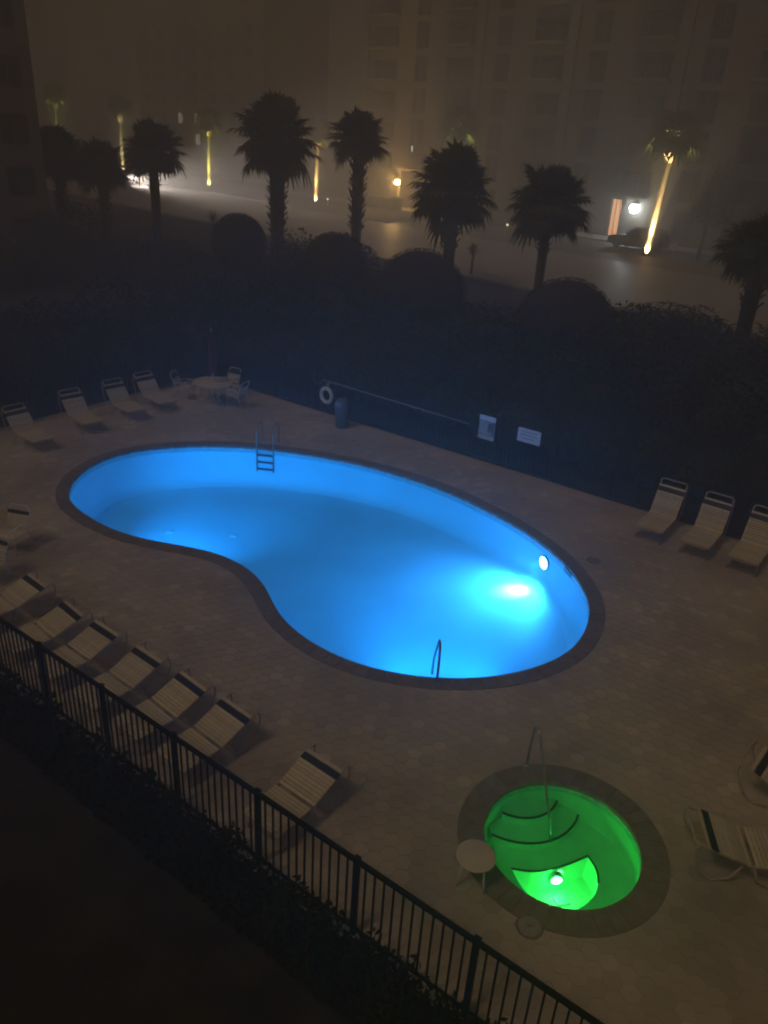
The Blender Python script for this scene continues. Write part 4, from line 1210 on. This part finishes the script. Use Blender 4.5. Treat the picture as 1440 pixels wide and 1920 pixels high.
# ------------------------------------------------------------------ vehicles and street furniture
def make_car(label, loc, rz, paint, prof, cabin, L, W=1.84, head=False, tail=False):
    t = thing('parked_car' if not head else 'car', label, 'car', loc, rz)
    # body: side outline swept across the width with tumblehome
    def loft(poly, hw, name, m, taper=0.0, zref=0.9):
        n = len(poly); vs = []
        for y in (-1, 1):
            for x, z in poly:
                k = hw - max(0, z - zref) * taper
                vs.append((x, y * k, z))
        mb = MB(); mb.add(vs, [tuple(range(n)), tuple(range(n, 2 * n))[::-1]] + [(i, n + i, n + (i + 1) % n, (i + 1) % n) for i in range(n)])
        o = mb.build(name, m, t)
        bm = bmesh.new(); bm.from_mesh(o.data); bmesh.ops.recalc_face_normals(bm, faces=bm.faces)
        bmesh.ops.bevel(bm, geom=list(bm.edges), offset=0.045, segments=2, affect='EDGES', clamp_overlap=True)
        bm.to_mesh(o.data); bm.free(); return o
    loft(prof, W / 2, 'body', paint)
    loft(cabin, W / 2 - 0.06, 'cabin', paint, 0.28)
    zc = min(z for _, z in cabin); zt = max(z for _, z in cabin)
    xs = [x for x, z in cabin if z == zt]; xb = [x for x, z in cabin if z == zc]
    for y in (-1, 1):
        k0, k1 = W / 2 - 0.055, W / 2 - 0.05 - (zt - 0.9) * 0.26
        for u0, u1 in ((0.06, 0.47), (0.51, 0.94)):
            bx0, bx1 = min(xb), max(xb); tx0, tx1 = min(xs), max(xs)
            a0, a1 = bx0 + (bx1 - bx0) * u0, bx0 + (bx1 - bx0) * u1; c0, c1 = tx0 + (tx1 - tx0) * u0, tx0 + (tx1 - tx0) * u1
            z0, z1 = zc + 0.08, zt - 0.10
            mb = MB(); q = [(a0, y * k0, z0), (a1, y * k0, z0), (c1, y * k1, z1), (c0, y * k1, z1)]
            q2 = [(p[0], p[1] - y * 0.03, p[2]) for p in q]
            mb.add(q + q2, [(0, 1, 2, 3), (7, 6, 5, 4), (0, 4, 5, 1), (1, 5, 6, 2), (2, 6, 7, 3), (3, 7, 4, 0)]); mb.build('side_window', M['glass'], t)
    for x in (-L * 0.31, L * 0.31):
        for y in (-1, 1):
            w = link('wheel', None, t, (x, y * (W / 2 - 0.10), 0.34)); w.rotation_euler = (R(90), 0, 0)
            MB().lathe([(0.20, -0.11), (0.31, -0.11), (0.34, -0.08), (0.34, 0.08), (0.31, 0.11), (0.20, 0.11)], 24).build('tyre', M['tyre'], w)
            MB().lathe([(0.0, -0.09), (0.06, -0.105), (0.19, -0.09), (0.205, -0.06), (0.205, 0.06), (0.19, 0.09), (0.06, 0.105), (0, 0.09)], 20).build('rim', M['rim'], w)
    hx = max(x for x, z in prof); tx = min(x for x, z in prof)
    for y in (-1, 1):
        MB().box((hx - 0.03, y * (W / 2 - 0.28), 0.72), (0.10, 0.34, 0.14)).build('headlight', M['em_head'] if head else M['rim'], t)
        MB().box((tx + 0.03, y * (W / 2 - 0.22), 0.85), (0.10, 0.24, 0.22)).build('tail_light', M['em_tail'] if tail else M['maroon'], t)
        MB().box((cabin[0][0] * 0 + max(xb) - 0.5, y * (W / 2 + 0.06), zc + 0.10), (0.12, 0.16, 0.11)).build('mirror', paint, t)
    return t
SUVP = [(-2.3, 0.35), (-2.32, 0.9), (-2.25, 1.05), (0.9, 1.05), (1.9, 0.98), (2.25, 0.85), (2.32, 0.6), (2.28, 0.32), (1.7, 0.25), (-1.8, 0.25)]
SUVC = [(-2.25, 1.0), (-2.05, 1.62), (-1.7, 1.74), (0.05, 1.74), (1.1, 1.0)]
SEDP = [(-2.2, 0.35), (-2.22, 0.85), (-2.1, 0.95), (0.9, 0.95), (1.9, 0.85), (2.2, 0.72), (2.22, 0.4), (1.7, 0.24), (-1.8, 0.24)]
SEDC = [(-1.75, 0.92), (-1.0, 1.42), (0.25, 1.42), (1.15, 0.92)]
make_car('dark parked car below the white lantern, behind the orange lit palm', SN(-33.2, 61.6, STREET_Z + 0.012), ST_ROT + R(180), M['car_dark'], SUVP, SUVC, 4.6)
mc = make_car('grey car with headlights and red tail lamps lit at the left end of the road', SN(-98.2, 49.8, STREET_Z + 0.008), ST_ROT + R(4), M['car_grey'], SEDP, SEDC, 4.4, head=True, tail=True)
for y in (-0.6, 0.6):
    light('headlamp_beam', 'SPOT', (2.32, y, 0.75), 26000, (1.0, 0.88, 0.82), mc, (1, -0.08, -0.045), 0.08, 40, 1.0)
def bollard(s, n, h, label, lit=False):
    t = thing('bollard', label, 'bollard', SN(s, n, STREET_Z + 0.012), 0, 'white bollards along the street')
    MB().lathe([(0.0, 0.0), (0.09, 0.0), (0.085, h - 0.1), (0.06, h - 0.02), (0.0, h)], 14).build('post', M['bollard'], t)
    MB().lathe([(0.092, h * 0.72), (0.093, h * 0.84), (0.088, h * 0.85)], 14).build('band', M['em_path'] if lit else M['sign_grey'], t)
bollard(-45.7, 57.2, 1.1, 'white bollard right of the broad dark palm, left of a pair')
bollard(-43.1, 57.0, 1.2, 'white bollard with a small bright band, beyond the broad dark palm', True)
bollard(-47.3, 57.3, 1.6, 'slim white bollard partly behind the broad dark palm')
bollard(-68.2, 58.2, 0.9, 'small lit bollard right of the glowing palm foot', True)
def street_sign(s, n, label):
    t = thing('street_sign', label, 'sign', SN(s, n, STREET_Z + 0.012), ST_ROT)
    MB().tube([(0, 0, 0), (0, 0, 1.5)], 0.035, 8).build('post', M['bollard'], t)
    MB().box((0, -0.045, 1.35), (0.5, 0.02, 0.26)).build('plate', M['bollard'], t)
street_sign(-27.3, 56.0, 'small pale sign on a post right of the orange lit palm')
